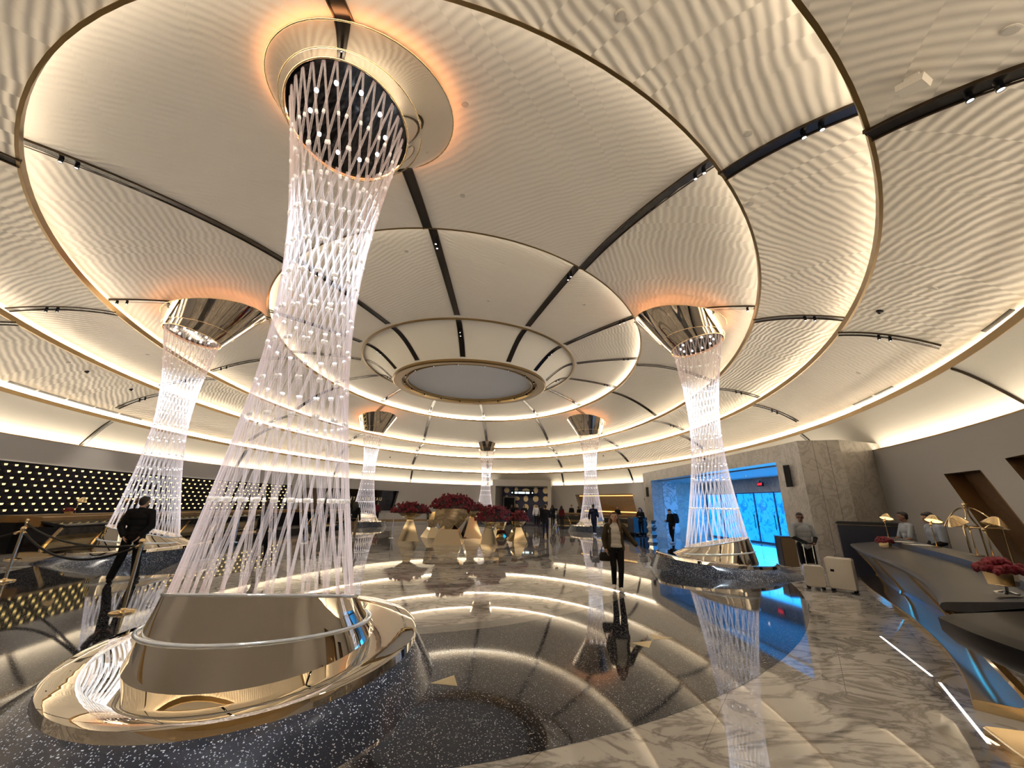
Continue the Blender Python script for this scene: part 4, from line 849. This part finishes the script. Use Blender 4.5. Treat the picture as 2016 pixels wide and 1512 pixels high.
# ------------------------------------------------------------------ fittings on the ceiling
def place_on_panel(o, p, t, f, dz=0.0):
    c = panel_pt(p, t, f); e = (panel_pt(p, t, min(1, f + .02)) - panel_pt(p, t, max(0, f - .02))).normalized(); s = Vector((-e.y, e.x, 0)).normalized(); u = s.cross(e)
    u = u if u.z > 0 else -u; s = u.cross(e)
    c = c + u * dz
    o.matrix_world = Matrix(((e.x, s.x, u.x, c.x), (e.y, s.y, u.y, c.y), (e.z, s.z, u.z, c.z), (0, 0, 0, 1)))
def build_fittings():
    cream = plain('cream_plastic', (0.58, 0.53, 0.46), 0.5)
    t = thing('access_point', 'square cream box fixed to the ceiling at the upper right', 'wireless box'); place_on_panel(t, *FIT['box'], -0.03)
    bm = bmesh.new(); box(bm, (0, 0, -0.09), (0.22, 0.18, 0.07), taper=1.1); obj('housing', bm, cream, t); bm = bmesh.new(); box(bm, (0, 0, -0.025), (0.12, 0.12, 0.06)); obj('bracket', bm, cream, t)
    for k, q in enumerate(FIT['domes']):
        t = thing('ceiling_camera', 'tiny black dome camera on the pale ceiling', 'camera', group='dome cameras on the ceiling'); place_on_panel(t, *q, 0)
        bm = bmesh.new(); lathe(bm, [(0.07, 0.02), (0.07, -0.02)], 14); obj('collar', bm, M['black'], t); bm = bmesh.new(); ball(bm, (0, 0, -0.03), 0.05, 12); obj('dome', bm, M['black_gloss'], t, smooth=True)
    for k, q in enumerate(FIT['heads']):
        t = thing('sprinkler_cover', 'small round cream sprinkler cover flush with the pale ceiling', 'sprinkler', group='sprinkler covers'); place_on_panel(t, *q, 0)
        bm = bmesh.new(); lathe(bm, [(0.06, 0.01), (0.06, -0.012), (0.02, -0.014)], 14); obj('cap', bm, plain('cover_grey', (0.40, 0.37, 0.33), 0.5), t); bm = bmesh.new(); lathe(bm, [(0.072, 0.02), (0.072, -0.006)], 14); obj('ring', bm, cream, t)
    # slot diffusers by the outer cove
    for a, b in FIT['slots']:
        bm = bmesh.new(); m = 8; w = 0.035; L0 = []; 
        for i in range(m + 1):
            t = a + (b - a) * i / m; c = panel_pt('p3', t, 0.955); e = (panel_pt('p3', t, 0.97) - c).normalized(); L0.append([c - e * w - Vector((0, 0, 0.004)), c + e * w - Vector((0, 0, 0.004)), c + e * w - Vector((0, 0, 0.014)), c - e * w - Vector((0, 0, 0.014))])
        rings(bm, L0, True, True, True); tag(obj('slot_vent', bm, M['rib']), 'thin black slot vent curving along the outermost ceiling cove', 'vent', 'slot vents along the outer cove')
FIT = {'box': ('p3', -68.4, 0.223), 'domes': [('p3', -46.17, .227), ('p3', -165.13, .275), ('p3', -171.84, .287), ('p3', 35.24, .313), ('p3', 122.67, .54)],
       'heads': [('p3', -162.4, .256), ('p3', -49.6, .48), ('p3', -68.4, .504), ('p2', -68.3, .295), ('p2', -62.1, .08), ('p2', -79.6, .281), ('p1', -88.3, .641), ('p1', -89.4, .229), ('p0', -102.9, .718), ('p0', -84.2, .264), ('p1', -34.7, .325), ('p0', -56.0, .605), ('p2', -165.2, .395), ('p2', 25.3, .778), ('p3', -33.9, .588)],
       'slots': [(-30.6, -27.5), (-33.7, -31.0), (-48.3, -45.2), (-166.0, -163.2), (-169.3, -166.3), (-172.8, -169.6), (-176.0, -173.0), (-179.4, -176.3)]}

# ------------------------------------------------------------------ people
def person(label, x, y, rz, h=1.75, pose=None, skin='skin', hair=('short', (0.02, 0.015, 0.012)), top=None, over=None, legs=None, shoes=(0.02, 0.02, 0.02), vox=0.013, glasses=False, apron=None, fingers=0.35):
    P = dict(sh=0.185, elL=(0.25, 0.02, 1.13), wrL=(0.25, -0.08, 0.88), elR=(-0.25, 0.02, 1.13), wrR=(-0.25, -0.08, 0.88), knL=(0.10, -0.02, 0.50), anL=(0.11, 0.02, 0.09), knR=(-0.10, -0.02, 0.50), anR=(-0.11, 0.02, 0.09), yaw=0.0, nod=0.0, lean=0.0, footyaw=0.0, hip=0.93)
    P.update(pose or {}); k = h / 1.75
    t = thing('person', label, 'person', (x, y, 0), rz); t.scale = (k, k, k)
    piv = Vector((0, 0, 0.98)); RL = Matrix.Rotation(P['lean'], 3, 'X')
    def U(p): return piv + RL @ (Vector(p) - piv)
    RH = Matrix.Rotation(P['yaw'], 3, 'Z') @ Matrix.Rotation(P['nod'], 3, 'X')
    nb = U((0, 0.015, 1.50))
    def Hd(p): return nb + RL @ (RH @ (Vector(p) - Vector((0, 0.015, 1.50))))
    def hd_rot(): return RL @ RH
    shL, shR = U((P['sh'], 0.01, 1.42)), U((-P['sh'], 0.01, 1.42))
    elL, wrL, elR, wrR = U(P['elL']), U(P['wrL']), U(P['elR']), U(P['wrR'])
    hpL, hpR = Vector((0.095, 0, P['hip'])), Vector((-0.095, 0, P['hip']))
    knL, anL, knR, anR = (Vector(P[q]) for q in ('knL', 'anL', 'knR', 'anR'))
    def finish(name, bm, m, v, it=3):
        bmesh.ops.recalc_face_normals(bm, faces=bm.faces)
        o = obj(name, bm, [], t); md = o.modifiers.new('r', 'REMESH'); md.mode = 'VOXEL'; md.voxel_size = v; md2 = o.modifiers.new('s', 'SMOOTH'); md2.factor = 0.5; md2.iterations = it
        bake(o); o.data.materials.clear(); o.data.materials.append(m); o.data.polygons.foreach_set('use_smooth', [True] * len(o.data.polygons)); return o
    def torso(bm, e, z0=0.86, z1=1.46):
        for zc, rx, ry, rz_ in ((0.95, 0.165, 0.115, 0.12), (1.08, 0.15, 0.105, 0.14), (1.20, 0.165, 0.112, 0.15), (1.32, 0.18, 0.115, 0.14)):
            if zc >= z0 and zc <= z1: ball(bm, U((0, 0, zc)), (rx + e, ry + e, rz_ + e * 0.4), 18, rot=RL)
        if z1 > 1.4: capsule(bm, U((-0.14, 0.01, 1.415)), 0.068 + e, U((0.14, 0.01, 1.415)), 0.068 + e, 12)
    def arm(bm, s, e_, w, e, f=1.0, r=(0.056, 0.045, 0.032)):
        L1 = (e_ - s).length; L2 = (w - e_).length; d = f * (L1 + L2)
        if d <= L1: capsule(bm, s, r[0] + e, s.lerp(e_, d / L1), r[0] + (r[1] - r[0]) * d / L1 + e, 12)
        else:
            capsule(bm, s, r[0] + e, e_, r[1] + e, 12); q = (d - L1) / L2; capsule(bm, e_, r[1] + e, e_.lerp(w, q), r[1] + (r[2] - r[1]) * q + e, 12)
    def leg(bm, hp, kn, an, e, f=1.0, wide=0.0):
        capsule(bm, hp, 0.088 + e, kn, 0.058 + e + wide, 12); q = min(1, max(0, (f - 0.5) * 2))
        if q > 0: capsule(bm, kn, 0.058 + e + wide, kn.lerp(an, q), 0.058 + (0.042 - 0.058) * q + e + wide, 12)
    def hand(bm, e_, w, side):
        d = (w - e_).normalized(); c = w + d * 0.055; fwd = Vector((0, -1, 0)); n = d.cross(fwd)
        n = n.normalized() if n.length > 0.1 else Vector((1, 0, 0)); fl = n.cross(d).normalized()    # fl: across the palm; n: palm normal
        n = n * (1 if n.x * side < 0 else -1)
        R = Matrix((fl, n, d)).transposed(); ball(bm, c, (0.039, 0.016, 0.05), 12, rot=R)
        for i, ln in enumerate((0.066, 0.076, 0.07, 0.054)):
            b = c + d * 0.04 + fl * (0.030 - 0.020 * i) ; m = b + d * ln * 0.55 + n * ln * fingers * 0.35; q = m + d * ln * 0.5 * (1 - fingers * 0.6) + n * ln * fingers * 0.7
            capsule(bm, b, 0.0085, m, 0.008, 8); capsule(bm, m, 0.008, q, 0.007, 8)
        b = c - d * 0.02 + fl * 0.032; m = b + fl * 0.022 + d * 0.028 + n * 0.012; capsule(bm, b, 0.011, m, 0.0095, 8); capsule(bm, m, 0.0095, m + d * 0.028 + n * 0.008, 0.008, 8)
    sk = M['skin'] if skin == 'skin' else M['skin_d']
    # the body: head with face, neck, trunk, arms with hands, legs with feet, in one skin
    bm = bmesh.new(); HR = hd_rot()
    ball(bm, Hd((0, -0.005, 1.655)), (0.076, 0.095, 0.10), 18, rot=HR); ball(bm, Hd((0, -0.035, 1.60)), (0.058, 0.062, 0.065), 14, rot=HR); ball(bm, Hd((0, -0.07, 1.565)), (0.028, 0.024, 0.022), 10, rot=HR)
    capsule(bm, Hd((0, -0.098, 1.655)), 0.010, Hd((0, -0.112, 1.622)), 0.016, 10); ball(bm, Hd((0, -0.088, 1.588)), (0.026, 0.014, 0.010), 10, rot=HR)
    ball(bm, Hd((0, -0.085, 1.675)), (0.052, 0.016, 0.012), 10, rot=HR)
    for s_ in (-1, 1): ball(bm, Hd((s_ * 0.078, 0.005, 1.635)), (0.012, 0.022, 0.033), 10, rot=HR)
    capsule(bm, U((0, 0.02, 1.42)), 0.062, Hd((0, 0.01, 1.58)), 0.054, 12)
    torso(bm, 0.0)
    for s_, e_, w, sd in ((shL, elL, wrL, 1), (shR, elR, wrR, -1)): arm(bm, s_, e_, w, 0.0); hand(bm, e_, w, sd)
    RF = {}
    for hp, kn, an, sd in ((hpL, knL, anL, 1), (hpR, knR, anR, -1)):
        leg(bm, hp, kn, an, 0.0); a = P['footyaw'] + sd * 0.12; fd = Vector((math.sin(a), -math.cos(a), 0)); heel = Vector((an.x, an.y, max(0.045, an.z - 0.045))) - fd * 0.03; toe = heel + fd * 0.20 - Vector((0, 0, 0.008)); capsule(bm, heel, 0.036, toe, 0.030, 10); RF[sd] = (heel, toe)
    bd = finish('body', bm, sk, vox)
    # eyes, brows, mouth
    bm = bmesh.new()
    for s_ in (-1, 1): ball(bm, Hd((s_ * 0.032, -0.0905, 1.652)), (0.013, 0.008, 0.008), 10, rot=HR)
    obj('eyes', bm, M['black_gloss'], bd, smooth=True)
    bm = bmesh.new(); ball(bm, Hd((0, -0.101, 1.588)), (0.022, 0.006, 0.006), 10, rot=HR); obj('lips', bm, plain('lip', (0.28, 0.09, 0.07), 0.5), bd, smooth=True)
    if glasses:
        bm = bmesh.new()
        for s_ in (-1, 1): tube(bm, [Hd((s_ * 0.034 + 0.026 * math.cos(a), -0.104, 1.65 + 0.02 * math.sin(a))) for a in [2 * PI * i / 12 for i in range(13)]], 0.004, 6); tube(bm, [Hd((s_ * 0.06, -0.103, 1.655)), Hd((s_ * 0.082, 0.0, 1.655))], 0.004, 6)
        obj('glasses', bm, M['black'], t)
    # hair
    if hair:
        bm = bmesh.new(); hm = plain('hair_%02d%02d' % (int(hair[1][0] * 100), int(hair[1][1] * 100)), hair[1], 0.6, noise=0.3, nscale=60)
        ball(bm, Hd((0, 0.022, 1.678)), (0.085, 0.092, 0.092), 18, rot=HR); ball(bm, Hd((0, -0.035, 1.728)), (0.066, 0.055, 0.034), 14, rot=HR); ball(bm, Hd((0, 0.05, 1.63)), (0.072, 0.055, 0.07), 12, rot=HR)
        if hair[0] == 'long':
            for i in range(9):
                a = PI * (i / 8) ; sx = -math.cos(a); sy = math.sin(a); wv = 0.02 * math.sin(i * 2.3)
                pts = [Hd((sx * 0.075, 0.03 + sy * 0.05, 1.68)), Hd((sx * 0.10 + wv, 0.035 + sy * 0.07, 1.56)), Hd((sx * 0.125, 0.03 + sy * 0.08 - (0.06 if abs(sx) > .6 else 0), 1.44)), Hd((sx * 0.11 - wv, 0.03 + sy * 0.085 - (0.10 if abs(sx) > .6 else 0), 1.33))]
                for p, q, r1, r2 in zip(pts[:-1], pts[1:], (0.036, 0.044, 0.042), (0.044, 0.042, 0.022)): capsule(bm, p, r1, q, r2, 8)
        finish('hair', bm, hm, vox, 2)
    # clothes: (colour, sleeve fraction, lower edge, flare)
    if legs:
        bm = bmesh.new(); f = legs[1]; wide = legs[2] if len(legs) > 2 else 0.0
        ball(bm, (0, 0, 0.95), (0.178, 0.128, 0.11), 18)
        for hp, kn, an in ((hpL, knL, anL), (hpR, knR, anR)): leg(bm, hp, kn, an, 0.012, f, wide)
        finish('trousers', bm, cloth('%03d%03d%03d' % tuple(int(c * 999) for c in legs[0]), legs[0]), vox)
    if apron:
        bm = bmesh.new()
        for hp, kn, an in ((hpL, knL, anL), (hpR, knR, anR)): capsule(bm, hp, 0.115, hp.lerp(kn, 0.95), 0.105, 12)
        ball(bm, (0, 0, 0.95), (0.19, 0.14, 0.11), 18); finish('shorts', bm, cloth('apron', apron), vox)
    def garment(name, g, e):
        bm = bmesh.new(); torso(bm, e, g[2] if len(g) > 2 else 0.9)
        ball(bm, U((0, 0, (g[2] if len(g) > 2 else 0.9) + 0.03)), (0.172 + e, 0.125 + e, 0.10), 16, rot=RL)
        if g[1] > 0:
            for s_, e_, w in ((shL, elL, wrL), (shR, elR, wrR)): arm(bm, s_, e_, w, e * 0.9, g[1])
        capsule(bm, U((0, 0.02, 1.43)), 0.072 + e * 0.5, U((0, 0.02, 1.475)), 0.062 + e * 0.5, 12)
        return finish(name, bm, cloth('%03d%03d%03d' % tuple(int(c * 999) for c in g[0]), g[0]), vox)
    if top: garment('shirt', top, 0.012)
    if over:
        if len(over) > 3 and over[3] == 'open':
            bm = bmesh.new(); e = 0.024
            for sx in (-1, 1):
                capsule(bm, U((sx * 0.125, 0.03, 0.93)), 0.095, U((sx * 0.105, 0.03, 1.16)), 0.088, 14); capsule(bm, U((sx * 0.105, 0.03, 1.16)), 0.088, U((sx * 0.125, 0.02, 1.40)), 0.088, 14)
                capsule(bm, U((sx * 0.06, 0.07, 0.93)), 0.085, U((sx * 0.06, 0.055, 1.42)), 0.085, 12)
                capsule(bm, U((sx * 0.155, -0.06, 0.92)), 0.035, U((sx * 0.125, -0.075, 1.38)), 0.032, 10)
            for sx in (-1, 1): capsule(bm, U((sx * 0.09, 0.02, 1.43)), 0.075, U((sx * 0.16, 0.01, 1.42)), 0.085, 12)
            for s_, e_, w in ((shL, elL, wrL), (shR, elR, wrR)): arm(bm, s_, e_, w, 0.022, over[1])
            finish('jacket', bm, cloth('%03d%03d%03d' % tuple(int(c * 999) for c in over[0]), over[0]), vox)
        else: garment('jacket', over, 0.026)
    for sd in (1, -1):
        heel, toe = RF[sd]; bm = bmesh.new(); capsule(bm, heel + Vector((0, 0, 0.004)), 0.046, toe + Vector((0, 0, 0.004)), 0.038, 12); capsule(bm, heel + Vector((0, 0, 0.02)), 0.044, heel.lerp(toe, 0.35) + Vector((0, 0, 0.025)), 0.04, 12)
        o = finish('shoe', bm, cloth('shoe%03d%03d' % (int(shoes[0] * 999), int(shoes[2] * 999)), shoes, 0.5), vox)
        for v in o.data.vertices: v.co.z = max(v.co.z, 0.002 / k)
    return t, k
def face_to(x, y, tx, ty): return math.atan2(tx - x, -(ty - y))
STAND = {}
WALK = dict(knL=(0.10, -0.16, 0.52), anL=(0.10, -0.22, 0.11), knR=(-0.10, 0.02, 0.50), anR=(-0.10, 0.24, 0.14), elL=(0.25, 0.10, 1.15), wrL=(0.25, 0.10, 0.90), elR=(-0.25, 0.0, 1.13), wrR=(-0.25, -0.18, 0.92))
PHONE = dict(elL=(0.25, -0.02, 1.14), wrL=(0.10, -0.26, 1.20), elR=(-0.25, -0.02, 1.14), wrR=(-0.12, -0.26, 1.16), nod=0.4)
def shoulder_bag(label, x, y, z, rz, s, col):
    t = thing('shoulder_bag', label, 'bag', (x, y, z), rz)
    bm = bmesh.new(); rings(bm, [[Vector((a * w, b * d, zz)) for a, b in ((-1, -.6), (-.6, -1), (.6, -1), (1, -.6), (1, .6), (.6, 1), (-.6, 1), (-1, .6))] for zz, w, d in ((0, .15 * s, .05 * s), (.03 * s, .18 * s, .07 * s), (.16 * s, .17 * s, .065 * s), (.25 * s, .14 * s, .03 * s))], True, True, True); obj('body', bm, cloth('bag%d' % int(col[0] * 999), col, 0.5), t, auto=50)
    bm = bmesh.new(); tube(bm, [(-.12 * s, 0, .24 * s), (-.09 * s, 0, .40 * s), (0, 0, .46 * s), (.09 * s, 0, .40 * s), (.12 * s, 0, .24 * s)], 0.009, 8); obj('strap', bm, M['black'], t, smooth=True)
def backpack(label, x, y, z, rz, col=(0.012, 0.012, 0.016)):
    t = thing('backpack', label, 'backpack', (x, y, z), rz)
    bm = bmesh.new(); rings(bm, [[Vector((a * w, b * d, zz)) for a, b in ((-1, -.7), (-.7, -1), (.7, -1), (1, -.7), (1, .7), (.7, 1), (-.7, 1), (-1, .7))] for zz, w, d in ((0, .13, .07), (.05, .16, .10), (.32, .16, .10), (.45, .13, .07), (.48, .08, .03))], True, True, True); obj('body', bm, cloth('pack', col, 0.7), t, auto=50)
    bm = bmesh.new(); rings(bm, [[Vector((a * .12, -.10 - b, zz)) for a, b in ((-1, 0), (1, 0), (.9, .045), (-.9, .045))] for zz in (.06, .26)], True, True, True); obj('pocket', bm, cloth('pack', col, 0.7), t)
    for sx in (-1, 1):
        bm = bmesh.new(); tube(bm, [(sx * .09, .09, .42), (sx * .10, .16, .50), (sx * .12, .30, .42), (sx * .13, .30, .20), (sx * .11, .10, .04)], 0.014, 8); obj('strap', bm, cloth('pack', col, 0.7), t, smooth=True)
def build_people():
    black = (0.008, 0.008, 0.009); navy = (0.012, 0.016, 0.035); grey = (0.28, 0.30, 0.33); dark = (0.015, 0.014, 0.014)
    NB = 0.0085
    # the woman walking towards the camera
    wx, wy = 3.42, 9.0; rz = face_to(wx, wy, 1.6, 0)
    person('woman walking towards the camera in an olive jacket, cream top and black trousers', wx, wy, rz, 1.62,
           dict(elR=(-0.27, 0.03, 1.14), wrR=(-0.24, -0.06, 0.92), elL=(0.32, 0.03, 1.20), wrL=(0.50, -0.02, 1.00), knL=(0.085, -0.08, 0.50), anL=(0.055, -0.06, 0.09), knR=(-0.08, -0.06, 0.5), anR=(-0.06, 0.14, 0.12), yaw=-0.15, nod=-0.08),
           'skin', ('long', (0.10, 0.05, 0.022)), ((0.55, 0.51, 0.45), 0.2, 0.96), ((0.055, 0.042, 0.024), 0.93, 0.9, 'open'), (black, 0.97), (0.62, 0.6, 0.58), NB)
    d = Matrix.Rotation(rz, 3, 'Z') @ Vector((-0.27, -0.06, 0)); shoulder_bag('dark brown handbag hanging from the walking woman\'s right hand', wx + d.x * .93, wy + d.y * .93, 0.60, rz, 0.72, (0.02, 0.016, 0.012))
    # porter with the suitcases
    bx, by = 8.76, 9.75; rz = face_to(bx, by, 6.6, 3.0)
    person('porter in a pale grey shirt over black sleeves holding the smaller suitcase', bx, by, rz, 1.68,
           dict(elL=(0.27, -0.02, 1.13), wrL=(0.08, -0.30, 1.00), elR=(-0.27, -0.02, 1.13), wrR=(-0.08, -0.30, 1.00), yaw=-0.35, nod=0.12), 'skin_d', ('short', (0.015, 0.012, 0.01)), (black, 0.97, 0.9), (grey, 0.42, 0.9), (black, 0.96), black, NB, True, black, 0.9)
    # staff behind the right counter
    person('staff member in a pale shirt at the far end of the right counter, facing left', 11.15, 9.15, face_to(11.15, 9.15, 9.6, 9.9), 1.75, dict(elL=(0.24, -0.1, 1.13), wrL=(0.14, -0.36, 1.08), elR=(-0.24, -0.1, 1.13), wrR=(-0.10, -0.36, 1.08), lean=0.06, yaw=-0.2), 'skin_d', ('short', (0.02, 0.014, 0.012)), (grey, 0.45, 0.9), None, (black, 0.97), black, NB)
    person('staff member in a pale blue shirt with curly black hair behind the right counter', 10.55, 8.05, face_to(10.55, 8.05, 9.2, 8.6), 1.76, dict(elL=(0.24, -0.06, 1.13), wrL=(0.16, -0.32, 1.06), elR=(-0.25, 0.0, 1.12), wrR=(-0.22, -0.16, 0.95), lean=0.10, yaw=-0.4, nod=0.2), 'skin', ('short', (0.01, 0.008, 0.008)), (black, 0.95, 0.9), ((0.27, 0.30, 0.36), 0.45, 0.9), (black, 0.97), black, NB)
    # guard at the left
    person('guard in black standing behind the nearest stanchion, back turned', -7.22, 10.1, PI + 0.35, 1.76, dict(elL=(0.26, 0.05, 1.13), wrL=(0.14, 0.16, 0.93), elR=(-0.26, 0.05, 1.13), wrR=(-0.14, 0.16, 0.93), knL=(0.13, -0.02, 0.5), anL=(0.20, 0.02, 0.09), knR=(-0.13, -0.02, 0.5), anR=(-0.20, 0.02, 0.09), yaw=-0.5), 'skin', ('short', (0.012, 0.01, 0.009)), (black, 0.97, 0.9), ((0.010, 0.010, 0.011), 0.95, 0.86), (black, 0.97, 0.015), black, NB)
    # man with backpack before the blue entrance
    px, py = 10.75, 20.2; rz = face_to(px, py, 7.0, 19.2)
    person('man in black with a backpack looking at his phone before the blue entrance', px, py, rz, 1.68, dict(elR=(-0.22, -0.04, 1.13), wrR=(-0.08, -0.27, 1.10), knL=(0.10, -0.05, 0.5), anL=(0.10, -0.12, 0.09), anR=(-0.10, 0.12, 0.09), nod=0.42), 'skin', ('short', (0.012, 0.01, 0.01)), (dark, 0.96, 0.85), (black, 0.96, 0.82), (black, 0.95), (0.5, 0.5, 0.5), 0.011)
    b = Matrix.Rotation(rz, 3, 'Z') @ Vector((0, 0.30, 0)); backpack('bulky black backpack worn by the man before the blue entrance', px + b.x, py + b.y, 0.98, rz + PI)
    ph = Matrix.Rotation(rz, 3, 'Z') @ Vector((-0.06, -0.37, 0)); bm = bmesh.new(); box(bm, (0, 0, 0), (0.075, 0.15, 0.01)); tag(obj('phone', bm, M['black_gloss'], loc=(px + ph.x, py + ph.y, 1.09), rot=(0.6, 0, rz)), 'phone in the hand of the man with the backpack', 'phone')
    sp = Matrix.Rotation(rz, 3, 'Z') @ Vector((0.28, 0.32, 0))
    # man in front of the golden niche column
    person('man in navy walking past the far column before the golden niche', 8.3, 25.4, face_to(8.3, 25.4, 10.5, 28.5), 1.86, WALK, 'skin_d', ('short', (0.01, 0.008, 0.008)), (navy, 0.96, 0.9), (navy, 0.96, 0.86), (navy, 0.95), (0.65, 0.65, 0.66), 0.012)
    shoulder_bag('pale carrier bag beside the man in navy before the golden niche', 8.66, 25.25, 0.84, 0.4, 1.0, (0.4, 0.42, 0.46))
    person('man in dark jacket and jeans standing right of the rose planters', 4.56, 22.5, PI - 0.3, 1.76, dict(elR=(-0.24, -0.1, 1.13), wrR=(-0.12, -0.3, 1.12)), 'skin', ('short', (0.03, 0.022, 0.015)), (dark, 0.96, 0.86), (dark, 0.96, 0.84), ((0.02, 0.026, 0.045), 0.96), black, 0.012)
    person('man in a white top with backpack straps walking out of the far corridor', 6.2, 34.6, -0.15, 1.78, WALK, 'skin', ('short', (0.03, 0.02, 0.015)), ((0.62, 0.62, 0.66), 0.96, 0.88), None, (black, 0.96), black, 0.013)
    person('man in a dark jacket wearing a white badge in the far corridor mouth', 5.2, 34.9, 0.0, 1.74, STAND, 'skin_d', ('short', (0.02, 0.015, 0.012)), ((0.04, 0.045, 0.05), 0.96, 0.9), (dark, 0.96, 0.88), (black, 0.96), black, 0.013)
    bm = bmesh.new(); box(bm, (0, 0, 0), (0.10, 0.008, 0.14)); tag(obj('name_badge', bm, M['paper'], loc=(5.2, 34.735, 1.2)), 'white badge on the chest of the man in the far corridor mouth', 'badge')
    far = [('person in black at the left side of the far corridor', 4.3, 36.6, 0.3, black, 'short'), ('woman in black standing in the far corridor', 4.9, 38.0, 0.2, dark, 'long'), ('person in dark clothes behind the man in the white top', 7.0, 37.0, 2.6, dark, 'short'),
           ('woman with long dark hair at the desk left of the golden niche', 7.9, 35.7, 2.4, dark, 'long'), ('woman in a dark red coat at the desk left of the golden niche', 8.6, 35.2, 2.3, (0.10, 0.008, 0.012), 'long'), ('tall man in black behind the desk left of the golden niche', 10.3, 38.2, -0.9, black, 'short'),
           ('person bending over the desk beside the tall man in black', 10.9, 37.2, -0.9, black, 'short'), ('person in black behind the desk below the golden niche', 12.95, 33.2, -0.9, black, 'short'), ('person in black photographing beside the marble portal', 11.0, 24.4, -0.9, black, 'long'),
           ('member of staff in black at the left desk, behind the guard', -13.55, 18.6, -2.0 + PI, black, 'short'), ('member of staff in black at the left desk, far end of the light wall', -12.65, 27.9, 1.3, black, 'short'), ('person in dark red at the desk below the black lettered panel', -7.3, 35.6, 2.7, (0.12, 0.012, 0.016), 'short'),
           ('man in black seen behind the rods of the largest column', -6.13, 13.6, 2.3, black, 'short'), ('woman in a black top and tan trousers left of the far planters', -5.3, 20.8, 2.9, black, 'long'), ('person in black at the desk between brown and black wall panels', -9.5, 29.3, 2.6, black, 'short')]
    for i, (lb, x, y, rz, col, hr) in enumerate(far):
        ps = [dict(), dict(PHONE), dict(WALK)][0 if i not in (8, 12) else (1 if i == 8 else 2)]
        if i == 6: ps = dict(lean=0.5, elL=(0.24, -0.15, 1.12), wrL=(0.15, -0.35, 1.0), elR=(-0.24, -0.15, 1.12), wrR=(-0.15, -0.35, 1.0))
        person(lb, x, y, rz, 1.72 + 0.02 * (i % 4) + (0.08 if i == 5 else 0), ps, 'skin' if i % 3 else 'skin_d', (hr, (0.015, 0.012, 0.01)), (col, 0.96, 0.88), None, ((0.22, 0.16, 0.11) if i == 13 else black, 0.96), black if i != 13 else (0.3, 0.3, 0.3), 0.014 if i in (12, 13, 9) else 0.016)

build_ceiling(); build_floor(); build_walls(); build_portal(); build_far_portal(); build_columns(); build_spots()
build_dot_wall(); build_counters(); build_planters(); build_things(); build_fittings(); build_people()
